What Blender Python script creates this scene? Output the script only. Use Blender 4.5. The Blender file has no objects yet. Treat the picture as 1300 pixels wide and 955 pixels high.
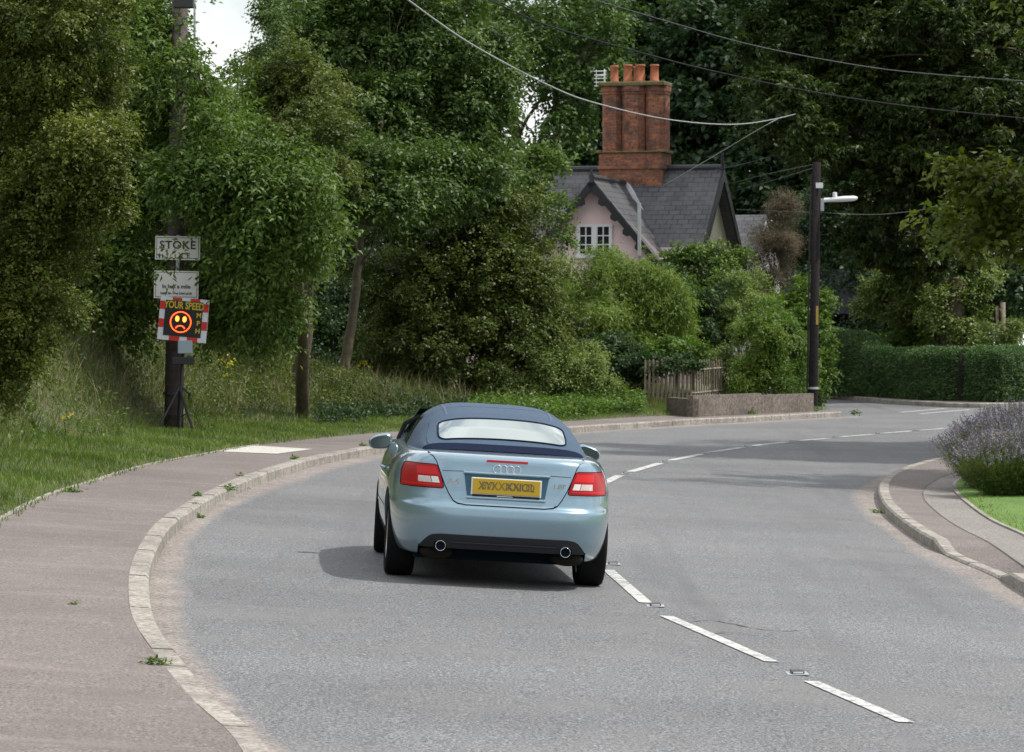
import bpy, bmesh, math, random
import numpy as np
from mathutils import Vector, Matrix
R = math.radians
random.seed(7)
rng = np.random.default_rng(11)
scene = bpy.context.scene
col = scene.collection

# ------------------------------------------------------------------ camera model
F = 4700.0; CX = 650.0; HY = 433.0; CH = 1.88
def sstep(a, b, v):
    t = min(1, max(0, (v - a) / (b - a))); return t * t * (3 - 2 * t)
def z0(X, Y):
    Yc = max(-30.0, min(Y, 130.0))
    b = -0.06 * (1 - sstep(38, 80, Yc))
    return 0.004 * (Yc - 29) + b * max(-9.0, min(X, 12.0))
def P(x, y, D):
    return Vector(((x - CX) / F * D, D, CH - (y - HY) / F * D))
def G(x, y, dz=0.0):
    D = 40.0
    u = (x - CX) / F; v = (y - HY) / F
    for _ in range(60):
        z = z0(u * D, D) + dz
        Dn = (CH - z) / v
        D = 0.5 * D + 0.5 * Dn
    return Vector((u * D, D, z0(u * D, D) + dz))

# ------------------------------------------------------------------ helpers
def link(o, parent=None):
    col.objects.link(o)
    if parent is not None: o.parent = parent
    return o
def tag(o, label=None, cat=None, group=None, kind=None):
    if label: o['label'] = label
    if cat: o['category'] = cat
    if group: o['group'] = group
    if kind: o['kind'] = kind
    return o
def empty(name, loc=(0, 0, 0), rot=(0, 0, 0), **kw):
    o = bpy.data.objects.new(name, None); o.location = loc; o.rotation_euler = rot
    o.empty_display_size = 0.2
    link(o); tag(o, **kw); return o
class MB:
    def __init__(s): s.v = []; s.f = []; s.mi = []
    def add(s, vs, fs, m=0):
        n = len(s.v); s.v += [tuple(p) for p in vs]; s.f += [tuple(n + i for i in f) for f in fs]; s.mi += [m] * len(fs)
    def box(s, x0, x1, y0, y1, z0_, z1, m=0, M=None):
        vs = [Vector(p) for p in ((x0,y0,z0_),(x1,y0,z0_),(x1,y1,z0_),(x0,y1,z0_),(x0,y0,z1),(x1,y0,z1),(x1,y1,z1),(x0,y1,z1))]
        if M is not None: vs = [M @ v for v in vs]
        s.add(vs, [(0,3,2,1),(4,5,6,7),(0,1,5,4),(1,2,6,5),(2,3,7,6),(3,0,4,7)], m)
    def tube(s, pts, rad, n=8, m=0, cap=True):
        pts = [Vector(p) for p in pts]
        if not hasattr(rad, '__len__'): rad = [rad] * len(pts)
        vs = []; up = None
        for i, p in enumerate(pts):
            a = pts[max(0, i-1)]; b = pts[min(len(pts)-1, i+1)]
            t = (b - a).normalized()
            if up is None:
                up = Vector((0, 0, 1)) if abs(t.z) < .9 else Vector((1, 0, 0))
            sd = t.cross(up).normalized(); up = sd.cross(t).normalized()
            for k in range(n):
                q = 2 * math.pi * k / n
                vs.append(p + (sd * math.cos(q) + up * math.sin(q)) * rad[i])
        fs = []
        for i in range(len(pts) - 1):
            for k in range(n):
                fs.append((i*n+k, i*n+(k+1) % n, (i+1)*n+(k+1) % n, (i+1)*n+k))
        if cap:
            fs.append(tuple(range(n-1, -1, -1))); fs.append(tuple((len(pts)-1)*n + k for k in range(n)))
        s.add(vs, fs, m)
    def prism(s, poly, y0, y1, m=0, M=None):
        n = len(poly)
        vs = [Vector((x, y0, z)) for x, z in poly] + [Vector((x, y1, z)) for x, z in poly]
        if M is not None: vs = [M @ v for v in vs]
        fs = [tuple(range(n)), tuple(range(2*n-1, n-1, -1))]
        for k in range(n): fs.append((k, (k+1) % n + 0, (k+1) % n + n, k + n)[::-1])
        s.add(vs, fs, m)
    def grid(s, rows, m=0, closed=False, flip=False):
        nr = len(rows); nc = len(rows[0]); vs = [p for r in rows for p in r]; fs = []
        for i in range(nr - 1):
            for j in range(nc if closed else nc - 1):
                a, b = i*nc+j, i*nc+(j+1) % nc; c, d = b+nc, a+nc
                fs.append((a, d, c, b) if flip else (a, b, c, d))
        s.add(vs, fs, m)
    def build(s, name, mats, parent=None, smooth=False, bevel=0):
        me = bpy.data.meshes.new(name); me.from_pydata(s.v, [], s.f)
        if not isinstance(mats, (list, tuple)): mats = [mats]
        for m in mats: me.materials.append(m)
        me.polygons.foreach_set('material_index', s.mi)
        bm = bmesh.new(); bm.from_mesh(me); bmesh.ops.recalc_face_normals(bm, faces=bm.faces); bm.to_mesh(me); bm.free()
        if smooth:
            me.polygons.foreach_set('use_smooth', [True] * len(me.polygons))
        me.update()
        o = bpy.data.objects.new(name, me); link(o, parent)
        if bevel:
            md = o.modifiers.new('b', 'BEVEL'); md.width = bevel; md.segments = 2; md.limit_method = 'ANGLE'
        return o
def sharp(o, ang=35):
    try: o.data.set_sharp_from_angle(angle=R(ang))
    except Exception: pass
    return o
def np_mesh(name, V, Fq, mat, parent=None, attrs=None, smooth=False):
    """V (n,3), Fq (m,k) all faces with k corners"""
    me = bpy.data.meshes.new(name)
    n, k = Fq.shape
    me.vertices.add(len(V)); me.vertices.foreach_set('co', V.astype(np.float32).ravel())
    me.loops.add(n * k); me.loops.foreach_set('vertex_index', Fq.astype(np.int32).ravel())
    me.polygons.add(n); me.polygons.foreach_set('loop_start', np.arange(0, n*k, k, dtype=np.int32))
    me.materials.append(mat)
    me.update(calc_edges=True)
    if smooth: me.polygons.foreach_set('use_smooth', [True] * n)
    if attrs:
        for nm, arr in attrs.items():
            a = me.attributes.new(nm, 'FLOAT', 'FACE'); a.data.foreach_set('value', arr.astype(np.float32))
    o = bpy.data.objects.new(name, me); link(o, parent); return o

# ------------------------------------------------------------------ materials
def newmat(name):
    m = bpy.data.materials.new(name); m.use_nodes = True
    nt = m.node_tree; b = nt.nodes['Principled BSDF']; return m, nt, b
def N(nt, t, **kw):
    n = nt.nodes.new(t)
    for k, v in kw.items(): setattr(n, k, v)
    return n
def c4(c): return (c[0], c[1], c[2], 1)
def ramp(nt, stops):
    r = N(nt, 'ShaderNodeValToRGB'); e = r.color_ramp.elements
    while len(e) < len(stops): e.new(.5)
    for i, (p, c) in enumerate(stops): e[i].position = p; e[i].color = c4(c)
    return r
def plain(name, c, rough=.6, metal=0, spec=.5, var=0, vscale=8, coat=0, bump=0, emis=None, es=0):
    m, nt, b = newmat(name)
    b.inputs['Base Color'].default_value = c4(c); b.inputs['Roughness'].default_value = rough
    b.inputs['Metallic'].default_value = metal; b.inputs['Specular IOR Level'].default_value = spec
    b.inputs['Coat Weight'].default_value = coat
    if emis: b.inputs['Emission Color'].default_value = c4(emis); b.inputs['Emission Strength'].default_value = es
    if var or bump:
        tc = N(nt, 'ShaderNodeTexCoord'); no = N(nt, 'ShaderNodeTexNoise'); no.inputs['Scale'].default_value = vscale
        no.inputs['Detail'].default_value = 6; no.inputs['Roughness'].default_value = .65
        nt.links.new(tc.outputs['Object'], no.inputs['Vector'])
        if var:
            r = ramp(nt, [(.3, [max(0, k*(1-var)) for k in c]), (.7, [min(1, k*(1+var)) for k in c])])
            nt.links.new(no.outputs['Fac'], r.inputs['Fac']); nt.links.new(r.outputs['Color'], b.inputs['Base Color'])
        if bump:
            bp = N(nt, 'ShaderNodeBump'); bp.inputs['Strength'].default_value = bump; bp.inputs['Distance'].default_value = .02
            nt.links.new(no.outputs['Fac'], bp.inputs['Height']); nt.links.new(bp.outputs['Normal'], b.inputs['Normal'])
    return m
def mixc(nt, fac, a, b_, typ='MIX'):
    mx = N(nt, 'ShaderNodeMix', data_type='RGBA', blend_type=typ)
    for sock, v in ((mx.inputs[0], fac), (mx.inputs[6], a), (mx.inputs[7], b_)):
        if hasattr(v, 'is_output'): nt.links.new(v, sock)
        elif isinstance(v, (int, float)): sock.default_value = v
        else: sock.default_value = c4(v)
    return mx.outputs[2]
def noise(nt, vec, scale, detail=4, rough=.6):
    n = N(nt, 'ShaderNodeTexNoise'); n.inputs['Scale'].default_value = scale; n.inputs['Detail'].default_value = detail
    n.inputs['Roughness'].default_value = rough; nt.links.new(vec, n.inputs['Vector']); return n.outputs['Fac']
def rampf(nt, fac, stops):
    r = ramp(nt, stops); nt.links.new(fac, r.inputs['Fac']); return r.outputs['Color']
def surface(name, base, speck_lo, speck_hi, speck_scale=60, patch=.25, patch_scale=.6, rough=.85, bump=.5, stain=None, streak=None):
    """ground surface: aggregate speckle + broad wear patches + optional stain colour"""
    m, nt, b = newmat(name)
    tc = N(nt, 'ShaderNodeTexCoord').outputs['Object']
    s1 = noise(nt, tc, speck_scale, 2, .8)
    c = rampf(nt, s1, [(.36, speck_lo), (.5, base), (.66, speck_hi)])
    p = noise(nt, tc, patch_scale, 6, .65)
    pc = rampf(nt, p, [(.3, [1-patch]*3), (.7, [1+patch*.6]*3)])
    c = mixc(nt, 1.0, c, pc, 'MULTIPLY')
    if stain:
        st = noise(nt, tc, stain[1], 5, .7)
        f = rampf(nt, st, [(stain[2], (0,0,0)), (stain[3], (1,1,1))])
        c = mixc(nt, f, c, stain[0])
    if streak:
        mp = N(nt, 'ShaderNodeMapping'); mp.inputs['Scale'].default_value = streak[1]
        nt.links.new(tc, mp.inputs['Vector'])
        st = noise(nt, mp.outputs['Vector'], 1.0, 5, .6)
        f = rampf(nt, st, [(streak[2], (0,0,0)), (streak[3], (1,1,1))])
        c = mixc(nt, f, c, streak[0])
    nt.links.new(c, b.inputs['Base Color'])
    b.inputs['Roughness'].default_value = rough
    bp = N(nt, 'ShaderNodeBump'); bp.inputs['Strength'].default_value = bump; bp.inputs['Distance'].default_value = .006
    nt.links.new(s1, bp.inputs['Height']); nt.links.new(bp.outputs['Normal'], b.inputs['Normal'])
    return m
def leafmat(name, lo, mid, hi, trans=.28, rough=.5, spec=.35, warm=None):
    m, nt, b = newmat(name)
    at = N(nt, 'ShaderNodeAttribute', attribute_name='tint')
    st = [(0.0, lo), (.5, mid), (.95, hi)]
    if warm: st[-1] = (.9, hi); st.append((.97, warm))
    c = rampf(nt, at.outputs['Fac'], st)
    nt.links.new(c, b.inputs['Base Color']); b.inputs['Roughness'].default_value = rough
    b.inputs['Specular IOR Level'].default_value = spec
    tr = N(nt, 'ShaderNodeBsdfTranslucent')
    tcx = mixc(nt, 1.0, c, (1.25, 1.35, .55), 'MULTIPLY'); nt.links.new(tcx, tr.inputs['Color'])
    mx = N(nt, 'ShaderNodeMixShader'); mx.inputs[0].default_value = trans
    nt.links.new(b.outputs[0], mx.inputs[1]); nt.links.new(tr.outputs[0], mx.inputs[2])
    nt.links.new(mx.outputs[0], nt.nodes['Material Output'].inputs['Surface'])
    return m

M = {}
M['asphalt'] = surface('asphalt', (.118,.123,.131), (.030,.032,.035), (.32,.325,.33), 62, .26, .22, .8, .6,
                       stain=((.165,.16,.155), .55, .5, .8), streak=((.088,.09,.097), (1.6,.05,1), .55, .85))
M['gutter'] = surface('gutter_dust', (.235,.205,.185), (.11,.095,.088), (.35,.32,.30), 34, .25, 1.6, .9, .6, stain=((.15,.135,.12), 3.5, .55, .75))
M['path'] = surface('footway_asphalt', (.160,.138,.130), (.075,.062,.058), (.29,.25,.235), 58, .2, .5, .9, .5,
                    stain=((.12,.10,.09), 1.1, .5, .8), streak=((.235,.20,.185), (.5,2.4,1), .55, .8))
M['path_grey'] = surface('grey_footway', (.185,.168,.155), (.15,.14,.13), (.36,.34,.32), 40, .2, .8, .9, .5, stain=((.17,.155,.14), 1.6, .55, .8))
M['kerb'] = surface('kerb_concrete', (.31,.285,.25), (.18,.165,.145), (.43,.40,.36), 30, .3, 1.8, .9, .6, stain=((.15,.14,.12), 3.4, .48, .72))
M['slab'] = surface('slab_concrete', (.48,.47,.43), (.36,.35,.32), (.58,.57,.53), 30, .12, 1.4, .9, .4)
M['paint'] = surface('road_paint', (.52,.52,.50), (.26,.26,.26), (.66,.66,.64), 40, .2, 3, .7, .4, stain=((.18,.18,.18), 8, .50, .62))
M['soil'] = surface('soil', (.085,.075,.045), (.04,.035,.02), (.15,.13,.08), 9, .4, .8, .95, .8, stain=((.06,.09,.025), 1.3, .4, .6))
M['lawn'] = surface('lawn_turf', (.10,.19,.028), (.06,.12,.018), (.15,.26,.05), 25, .25, 1.2, .9, .8)
M['wood_dark'] = plain('creosoted_wood', (.017,.014,.015), .9, var=.5, vscale=14, bump=.6, spec=.15)
M['wood_grey'] = plain('weathered_wood', (.20,.165,.125), .85, var=.4, vscale=9, bump=.4)
M['wood_pole'] = plain('pole_wood', (.075,.06,.058), .85, var=.5, vscale=10, bump=.5)
M['black_metal'] = plain('black_metal', (.02,.02,.022), .5)
M['white_paint'] = plain('white_paint', (.72,.74,.75), .5, var=.08)
M['galv'] = plain('galvanised', (.42,.44,.45), .45, metal=.5, var=.2)
M['bark'] = plain('bark', (.085,.065,.045), .9, var=.5, vscale=7, bump=.9)
M['bark_light'] = plain('pale_bark', (.15,.125,.085), .9, var=.45, vscale=6, bump=.9)
M['darkcore'] = plain('dark_core', (.028,.032,.016), .95, var=.5, vscale=4)

# leaves
M['lf_haw'] = leafmat('hawthorn_leaf', (.036,.058,.010), (.092,.128,.022), (.20,.225,.045), warm=(.20,.14,.04))
M['lf_cherry'] = leafmat('cherry_leaf', (.040,.078,.015), (.090,.155,.030), (.16,.23,.058), rough=.5, spec=.3)
M['lf_olive'] = leafmat('olive_leaf', (.036,.060,.013), (.085,.122,.026), (.155,.19,.045), warm=(.17,.13,.05))
M['lf_maple'] = leafmat('maple_leaf', (.026,.060,.013), (.058,.112,.025), (.11,.175,.042))
M['lf_ash'] = leafmat('ash_leaf', (.036,.072,.017), (.075,.13,.032), (.13,.20,.055))
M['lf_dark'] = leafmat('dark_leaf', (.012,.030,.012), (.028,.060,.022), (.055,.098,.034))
M['lf_chest'] = leafmat('chestnut_leaf', (.018,.038,.008), (.040,.070,.015), (.08,.11,.026), warm=(.11,.07,.02))
M['lf_lime'] = leafmat('lime_leaf', (.07,.12,.016), (.13,.20,.028), (.22,.30,.05), trans=.35)
M['lf_fresh'] = leafmat('fresh_leaf', (.04,.085,.012), (.085,.155,.022), (.15,.24,.04), trans=.33)
M['lf_laurel'] = leafmat('laurel_leaf', (.018,.042,.014), (.036,.075,.024), (.08,.13,.045), rough=.48, spec=.3)
M['lf_apple'] = leafmat('apple_leaf', (.075,.12,.03), (.155,.215,.06), (.26,.33,.11), warm=(.2,.2,.05))
M['lf_hedge'] = leafmat('hedge_leaf', (.033,.075,.024), (.065,.135,.04), (.115,.195,.06), trans=.18)
M['lf_brown'] = leafmat('brown_leaf', (.06,.05,.028), (.12,.095,.055), (.19,.15,.09), trans=.15)
M['lf_maple2'] = leafmat('bright_maple_leaf', (.05,.085,.010), (.105,.14,.018), (.17,.20,.03), trans=.35, warm=(.16,.09,.02))  # brighter, yellower green than the other maple leaf
M['lf_lav'] = leafmat('lavender_stem', (.05,.085,.018), (.10,.15,.03), (.17,.21,.055))
M['fl_lav'] = leafmat('lavender_flower', (.11,.095,.15), (.215,.19,.275), (.36,.33,.41), trans=.1)
M['grass'] = leafmat('grass_blade', (.055,.078,.020), (.112,.142,.042), (.20,.195,.09), trans=.3, warm=(.30,.26,.14))
M['grass_g'] = leafmat('green_grass_blade', (.062,.105,.018), (.125,.19,.036), (.20,.265,.065), trans=.3)

# ------------------------------------------------------------------ polylines on the ground
def smooth_poly(pts, step=.3):
    out = []
    n = len(pts)
    for i in range(n - 1):
        p0 = pts[max(0, i-1)]; p1 = pts[i]; p2 = pts[i+1]; p3 = pts[min(n-1, i+2)]
        L = (p2 - p1).length; k = max(2, int(L / .2))
        d0 = max(.001, (p1-p0).length) ** .5; d1 = max(.001, (p2-p1).length) ** .5; d2 = max(.001, (p3-p2).length) ** .5
        m1 = (p2 - p1); m2 = (p2 - p1)
        if i > 0: m1 = ((p1-p0)/d0 - (p2-p0)/(d0+d1) + (p2-p1)/d1) * d1
        if i < n-2: m2 = ((p2-p1)/d1 - (p3-p1)/(d1+d2) + (p3-p2)/d2) * d1
        for j in range(k):
            t = j / k; t2 = t*t; t3 = t2*t
            out.append(p1*(2*t3-3*t2+1) + m1*(t3-2*t2+t) + p2*(-2*t3+3*t2) + m2*(t3-t2))
    out.append(pts[-1].copy())
    # resample
    res = [out[0]]; acc = 0
    for a, b in zip(out, out[1:]):
        L = (b - a).length; t = 0
        while acc + (L - t) >= step and L > 0:
            t += step - acc; acc = 0
            res.append(a + (b - a) * (t / L))
        acc += L - t
    return res
def flat(p): return Vector((p.x, p.y, 0))
def tangents(pl):
    return [(flat(pl[min(len(pl)-1, i+1)]) - flat(pl[max(0, i-1)])).normalized() for i in range(len(pl))]
def offs(pl, d):          # d>0 : to the left of travel
    return [flat(p) + Vector((-t.y, t.x, 0)) * d for p, t in zip(pl, tangents(pl))]
def onz(p, dz): return Vector((p.x, p.y, z0(p.x, p.y) + dz))

KL = [Vector((1.2, -12, 0)), Vector((0.2, 2, 0)), flat(G(345, 985)), flat(G(285, 925)), flat(G(233, 864)), flat(G(198, 812)), flat(G(189, 765)), flat(G(191, 738)),
      flat(G(200, 712)), flat(G(220, 681)), flat(G(250, 658)), flat(G(294, 632)), flat(G(354, 607)), flat(G(425, 587)), flat(G(520, 571)), flat(G(640, 557)),
      flat(G(740, 549)), flat(G(882, 539.5)), flat(G(942, 536.5)), flat(G(1089, 528.6))]
KLs = smooth_poly(KL, .3)
BL = [Vector((-2.6, -12, 0)), Vector((-3.6, 2, 0)), Vector((-4.3, 14, 0)), flat(G(-160, 760, .12)), flat(G(0, 659, .12)), flat(G(60, 629, .12)), flat(G(117, 611, .12)), flat(G(184, 591, .12)), flat(G(262, 576, .12)),
      flat(G(320, 566, .12)), flat(G(460, 551, .12)), flat(G(600, 541, .12)), flat(G(724, 534.6, .12)), flat(G(801, 529.5, .12)), flat(G(860, 527.5, .12)), flat(G(1030, 521.5, .12)), flat(G(1048, 519.5, .12))]
BLs = smooth_poly(BL, .3)
KR = [Vector((4.6, -12, 0)), Vector((4.2, 5, 0)), Vector((3.95, 18, 0)), flat(G(1335, 775)), flat(G(1300, 755)), flat(G(1261, 733)), flat(G(1197, 705)), flat(G(1154, 679)), flat(G(1121, 649)), flat(G(1117, 623)),
      flat(G(1136, 607)), flat(G(1190, 591)), flat(G(1275, 579)), flat(G(1400, 568)), flat(G(1700, 552))]
KRs = smooth_poly(KR, .3)
DZ = .12
def kerb(pl, side, name, label_struct, heights=None, stone=3, step=.3):
    """stones of 3 steps each; side +1: body of kerb to the left of pl"""
    mb = MB(); w = .135; g = .010
    o0 = pl; o1 = offs(pl, side * .02); o2 = offs(pl, side * w)
    i = 0; T = tangents(pl)
    while i + stone < len(pl):
        rows = []
        jit = random.uniform(-.004, .004)
        for k in range(i, i + stone + 1):
            h = (heights(k) if heights else DZ) + jit
            sh = T[k] * (g if k == i else (-g if k == i + stone else 0))
            a, b, c = flat(o0[k]) + sh, flat(o1[k]) + sh, flat(o2[k]) + sh
            rows.append([onz(a, -.1), onz(a, h - .022), onz(b, h), onz(c, h), onz(c, -.1)])
        mb.grid(rows)
        mb.add(rows[0], [(0,1,2,3,4)]); mb.add(rows[-1], [(4,3,2,1,0)])
        i += stone
    o = mb.build(name, M['kerb']); tag(o, kind='structure'); return o
kerb(KLs, 1, 'kerb_left', '')
# dropped kerb between the two px stations on the right
iA = min(range(len(KRs)), key=lambda i: (KRs[i] - flat(G(1197, 705))).length)
iB = min(range(len(KRs)), key=lambda i: (KRs[i] - flat(G(1265, 735))).length)
lo, hi_ = min(iA, iB), max(iA, iB)
def hR(k):
    if lo <= k <= hi_:
        return .035
    d = min(abs(k - lo), abs(k - hi_))
    return .035 + (DZ - .035) * min(1, d / 3)
kerb(KRs, -1, 'kerb_right', '', heights=hR)

def strip(pa, pb, name, mat, dza=DZ, dzb=DZ, nsub=1):
    mb = MB(); rows = []
    for i, (a, b) in enumerate(zip(pa, pb)):
        r = []
        for k in range(nsub + 1):
            t = k / nsub; q = a.lerp(b, t)
            ha = dza(i) if callable(dza) else dza
            r.append(onz(q, ha * (1-t) + dzb * t))
        rows.append(r)
    mb.grid(rows); o = mb.build(name, mat); 
    for p in o.data.polygons:
        pass
    tag(o, kind='structure'); return o
def match(pa, pb):
    out = []; j = 0
    for p in pa:
        best = min(range(j, min(len(pb), j + 60)), key=lambda k: (pb[k] - p).length)
        j = best; out.append(pb[best])
    # smooth
    for _ in range(4):
        out = [out[0]] + [(out[i-1] + out[i]*2 + out[i+1]) / 4 for i in range(1, len(out)-1)] + [out[-1]]
    return out
kl_out = offs(KLs, .135)
kl_back = match([flat(p) for p in KLs], [flat(p) for p in BLs])
kl_back[-6:] = [kl_back[-6]] * 6
strip(kl_out, kl_back, 'footway', M['path'], DZ-.003, DZ, 5)
# concrete edging strip along the back of the left footway
mb = MB(); b0 = offs(BLs, -.03); b1 = offs(BLs, .02)
iE = min(range(len(BLs)), key=lambda i: (BLs[i] - flat(G(330, 564, .12))).length)
mb.grid([[onz(a, DZ-.02), onz(a, DZ+.012), onz(b, DZ+.012), onz(b, DZ-.02)] for a, b in zip(b0[:iE], b1[:iE])])
tag(mb.build('path_edging', M['kerb']), kind='structure')
# right footway
kr_out = offs(KRs, -.135)
LINE = [Vector((5.5, -12, 0)), Vector((5.2, 5, 0)), Vector((4.95, 18, 0)), flat(G(1345, 745, DZ)), flat(G(1300, 719, DZ)), flat(G(1254, 688, DZ)), flat(G(1216, 669, DZ)), flat(G(1189, 650, DZ)), flat(G(1173, 633, DZ)), flat(G(1176, 618, DZ)), flat(G(1215, 600, DZ)), flat(G(1300, 586, DZ)), flat(G(1450, 573, DZ)), flat(G(1750, 554, DZ))]
BACK = [Vector((7.0, -12, 0)), Vector((6.6, 5, 0)), Vector((6.2, 18, 0)), flat(G(1345, 705, DZ)), flat(G(1300, 681, DZ)), flat(G(1260, 663, DZ)), flat(G(1232, 644, DZ)), flat(G(1211, 624, DZ)), flat(G(1212, 612, DZ)), flat(G(1245, 601, DZ)), flat(G(1350, 587, DZ)), flat(G(1500, 574, DZ)), flat(G(1850, 554, DZ))]
LNs = smooth_poly(LINE, .3); BKs = smooth_poly(BACK, .3)
ml = match([flat(p) for p in KRs], [flat(p) for p in LNs])
mk = match([flat(p) for p in KRs], [flat(p) for p in BKs])
strip(kr_out, ml, 'footway_pink', M['path'], lambda i: hR(i) - .003, DZ, 2)
strip(ml, mk, 'footway_grey', M['path_grey'], DZ + .001, DZ + .001, 2)
# crack line between both surfaces
mb = MB(); ca = offs(ml, .007); cb = offs(ml, -.007)
mb.grid([[onz(a, DZ+.004), onz(b, DZ+.004)] for a, b in zip(ca, cb)])
M['joint'] = plain('joint', (.10,.09,.075), .9); tag(mb.build('footway_joint', M['joint']), kind='structure')
# lawn on the right
rows = []
for p in mk:
    xs = [0, .1, .4, 1, 2, 4, 8, 16, 40]
    rows.append([Vector((p.x + s, p.y, z0(p.x, p.y) + DZ + (.0 if s == 0 else .03) + min(s, 6) * .01)) for s in xs])
mb = MB(); mb.grid(rows); tag(mb.build('lawn', M['lawn'], smooth=True), kind='structure')
mb = MB(); b0 = offs(mk, .0); b1 = offs(mk, -.05)
mb.grid([[onz(a, DZ-.02), onz(a, DZ+.022), onz(b, DZ+.022), onz(b, DZ-.02)] for a, b in zip(b0, b1)])
tag(mb.build('lawn_edging', M['kerb']), kind='structure')

# road sheet
xs = np.concatenate([np.linspace(-9, 14, 24), np.linspace(16, 60, 12)]); ys = np.linspace(-15, 114, 130)
mb = MB(); mb.grid([[Vector((x, y, z0(x, y))) for x in xs] for y in ys]); tag(mb.build('road', M['asphalt'], smooth=True), kind='structure')
# gutters : dusty strips beside the kerbs
def gutter(pl, side, wfun, name):
    T = tangents(pl); rows = []; e = []
    for i, p in enumerate(pl):
        n = Vector((-T[i].y, T[i].x, 0)) * (-side)
        w = wfun(i) * 1.0; r = []
        for k in range(9):
            t = k / 8; r.append(onz(flat(p) + n * (w * t - .01), .005 - .0046 * t)); e.append(t)
        rows.append(r)
    mb = MB(); mb.grid(rows); o = mb.build(name, M['gutter']); tag(o, kind='structure')
    at = o.data.attributes.new('edge', 'FLOAT', 'POINT'); at.data.foreach_set('value', e)
def gutter_blend():
    m = M['gutter']; nt = m.node_tree; b = nt.nodes['Principled BSDF']
    c = b.inputs['Base Color'].links[0].from_socket
    at = N(nt, 'ShaderNodeAttribute', attribute_name='edge')
    tc = N(nt, 'ShaderNodeTexCoord').outputs['Object']
    n1 = noise(nt, tc, 5, 5, .75)
    md = N(nt, 'ShaderNodeMath', operation='MULTIPLY_ADD'); md.inputs[1].default_value = .9; nt.links.new(n1, md.inputs[0]); nt.links.new(at.outputs['Fac'], md.inputs[2])
    f = rampf(nt, md.outputs[0], [(.78, (0,0,0)), (1.0, (.55,.55,.55)), ]); 
    md2 = N(nt, 'ShaderNodeMapRange'); md2.inputs['From Min'].default_value = 1.0; md2.inputs['From Max'].default_value = 1.36; nt.links.new(md.outputs[0], md2.inputs['Value'])
    asp = rampf(nt, noise(nt, tc, 62, 2, .8), [(.36, (.036,.038,.041)), (.5, (.125,.129,.136)), (.66, (.32,.32,.325))])
    nt.links.new(mixc(nt, md2.outputs[0], c, asp), b.inputs['Base Color'])
gutter_blend()
wn = [random.uniform(-.05, .05) for _ in range(900)]
wn = [sum(wn[max(0, i-2):i+3]) / 5 for i in range(900)]
gutter(KLs, 1, lambda i: .27 + .30 * sstep(36, 60, KLs[i].y) + .04 * math.sin(i * .11) + wn[i] * 1.2, 'gutter_left')
gutter(KRs, -1, lambda i: .36 + .05 * math.sin(i * .13 + 1) + wn[i+300] * 1.2, 'gutter_right')

# left terrain : verge and bank
bt = tangents(BLs)
SO = [0, .12, .4, .8, 1.3, 1.9, 2.6, 3.4, 4.4, 6, 9, 15, 28, 60]
def bank_h(Y, s):
    hb = 3.7 * (1 - sstep(56, 76, Y)) + .45
    f = sstep(1.8, 5.4, s) * .88 + .12 * max(0, min(1, (s - 1.8) / 10))
    wob = 0
    return hb * f + .05 * min(1, s * 4) + .05 * math.sin(Y * .9 + s * 2) * min(1, s)
def terr(i, s):
    p = flat(BLs[i]); t = bt[i]; q = p + Vector((-t.y, t.x, 0)) * s
    return Vector((q.x, q.y, z0(q.x, q.y) + DZ + bank_h(p.y, s) + s * .004 - .004))
idx = list(range(0, len(BLs), 2))
mb = MB(); mb.grid([[terr(i, s) for s in SO] for i in idx]); tag(mb.build('grass_bank', M['soil'], smooth=True), kind='structure')
def bank_point(x, y_hint_s):   # nearest station to pixel column and offset s -> world point on bank
    best = None
    for i in range(0, len(BLs), 2):
        q = terr(i, y_hint_s); px = CX + q.x / q.y * F if q.y > 5 else -9999
        d = abs(px - x)
        if best is None or d < best[0]: best = (d, q)
    return best[1]
# far side terrain behind the hedge and big ground sheet
HL = [flat(G(1030, 501)), flat(G(1080, 508)), flat(G(1145, 514)), flat(G(1232, 518)), flat(G(1300, 517)), flat(G(1420, 515)), flat(G(1800, 508))]
HLs = smooth_poly(HL, .3)
hk = kerb(HLs, 1, 'kerb_far', '')
ho = offs(HLs, .135); hb_ = offs(HLs, 1.1)
strip(ho, hb_, 'footway_far', M['path'], DZ-.003, DZ, 1)
mb = MB(); hb2 = offs(HLs, 1.1)
mb.grid([[onz(a, DZ), onz(a + Vector((5, 5, 0)), DZ+.1), onz(a + Vector((25, 30, 0)), .4), onz(a + Vector((50, 75, 0)), 1.0)] for a in hb2]); tag(mb.build('garden_ground', M['soil'], smooth=True), kind='structure')
gx = np.linspace(-500, 500, 41); gy = np.linspace(-200, 900, 45)
mb = MB(); mb.grid([[Vector((x, y, z0(x, y) - .45)) for x in gx] for y in gy]); tag(mb.build('ground', M['soil'], smooth=True), kind='structure')

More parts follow.
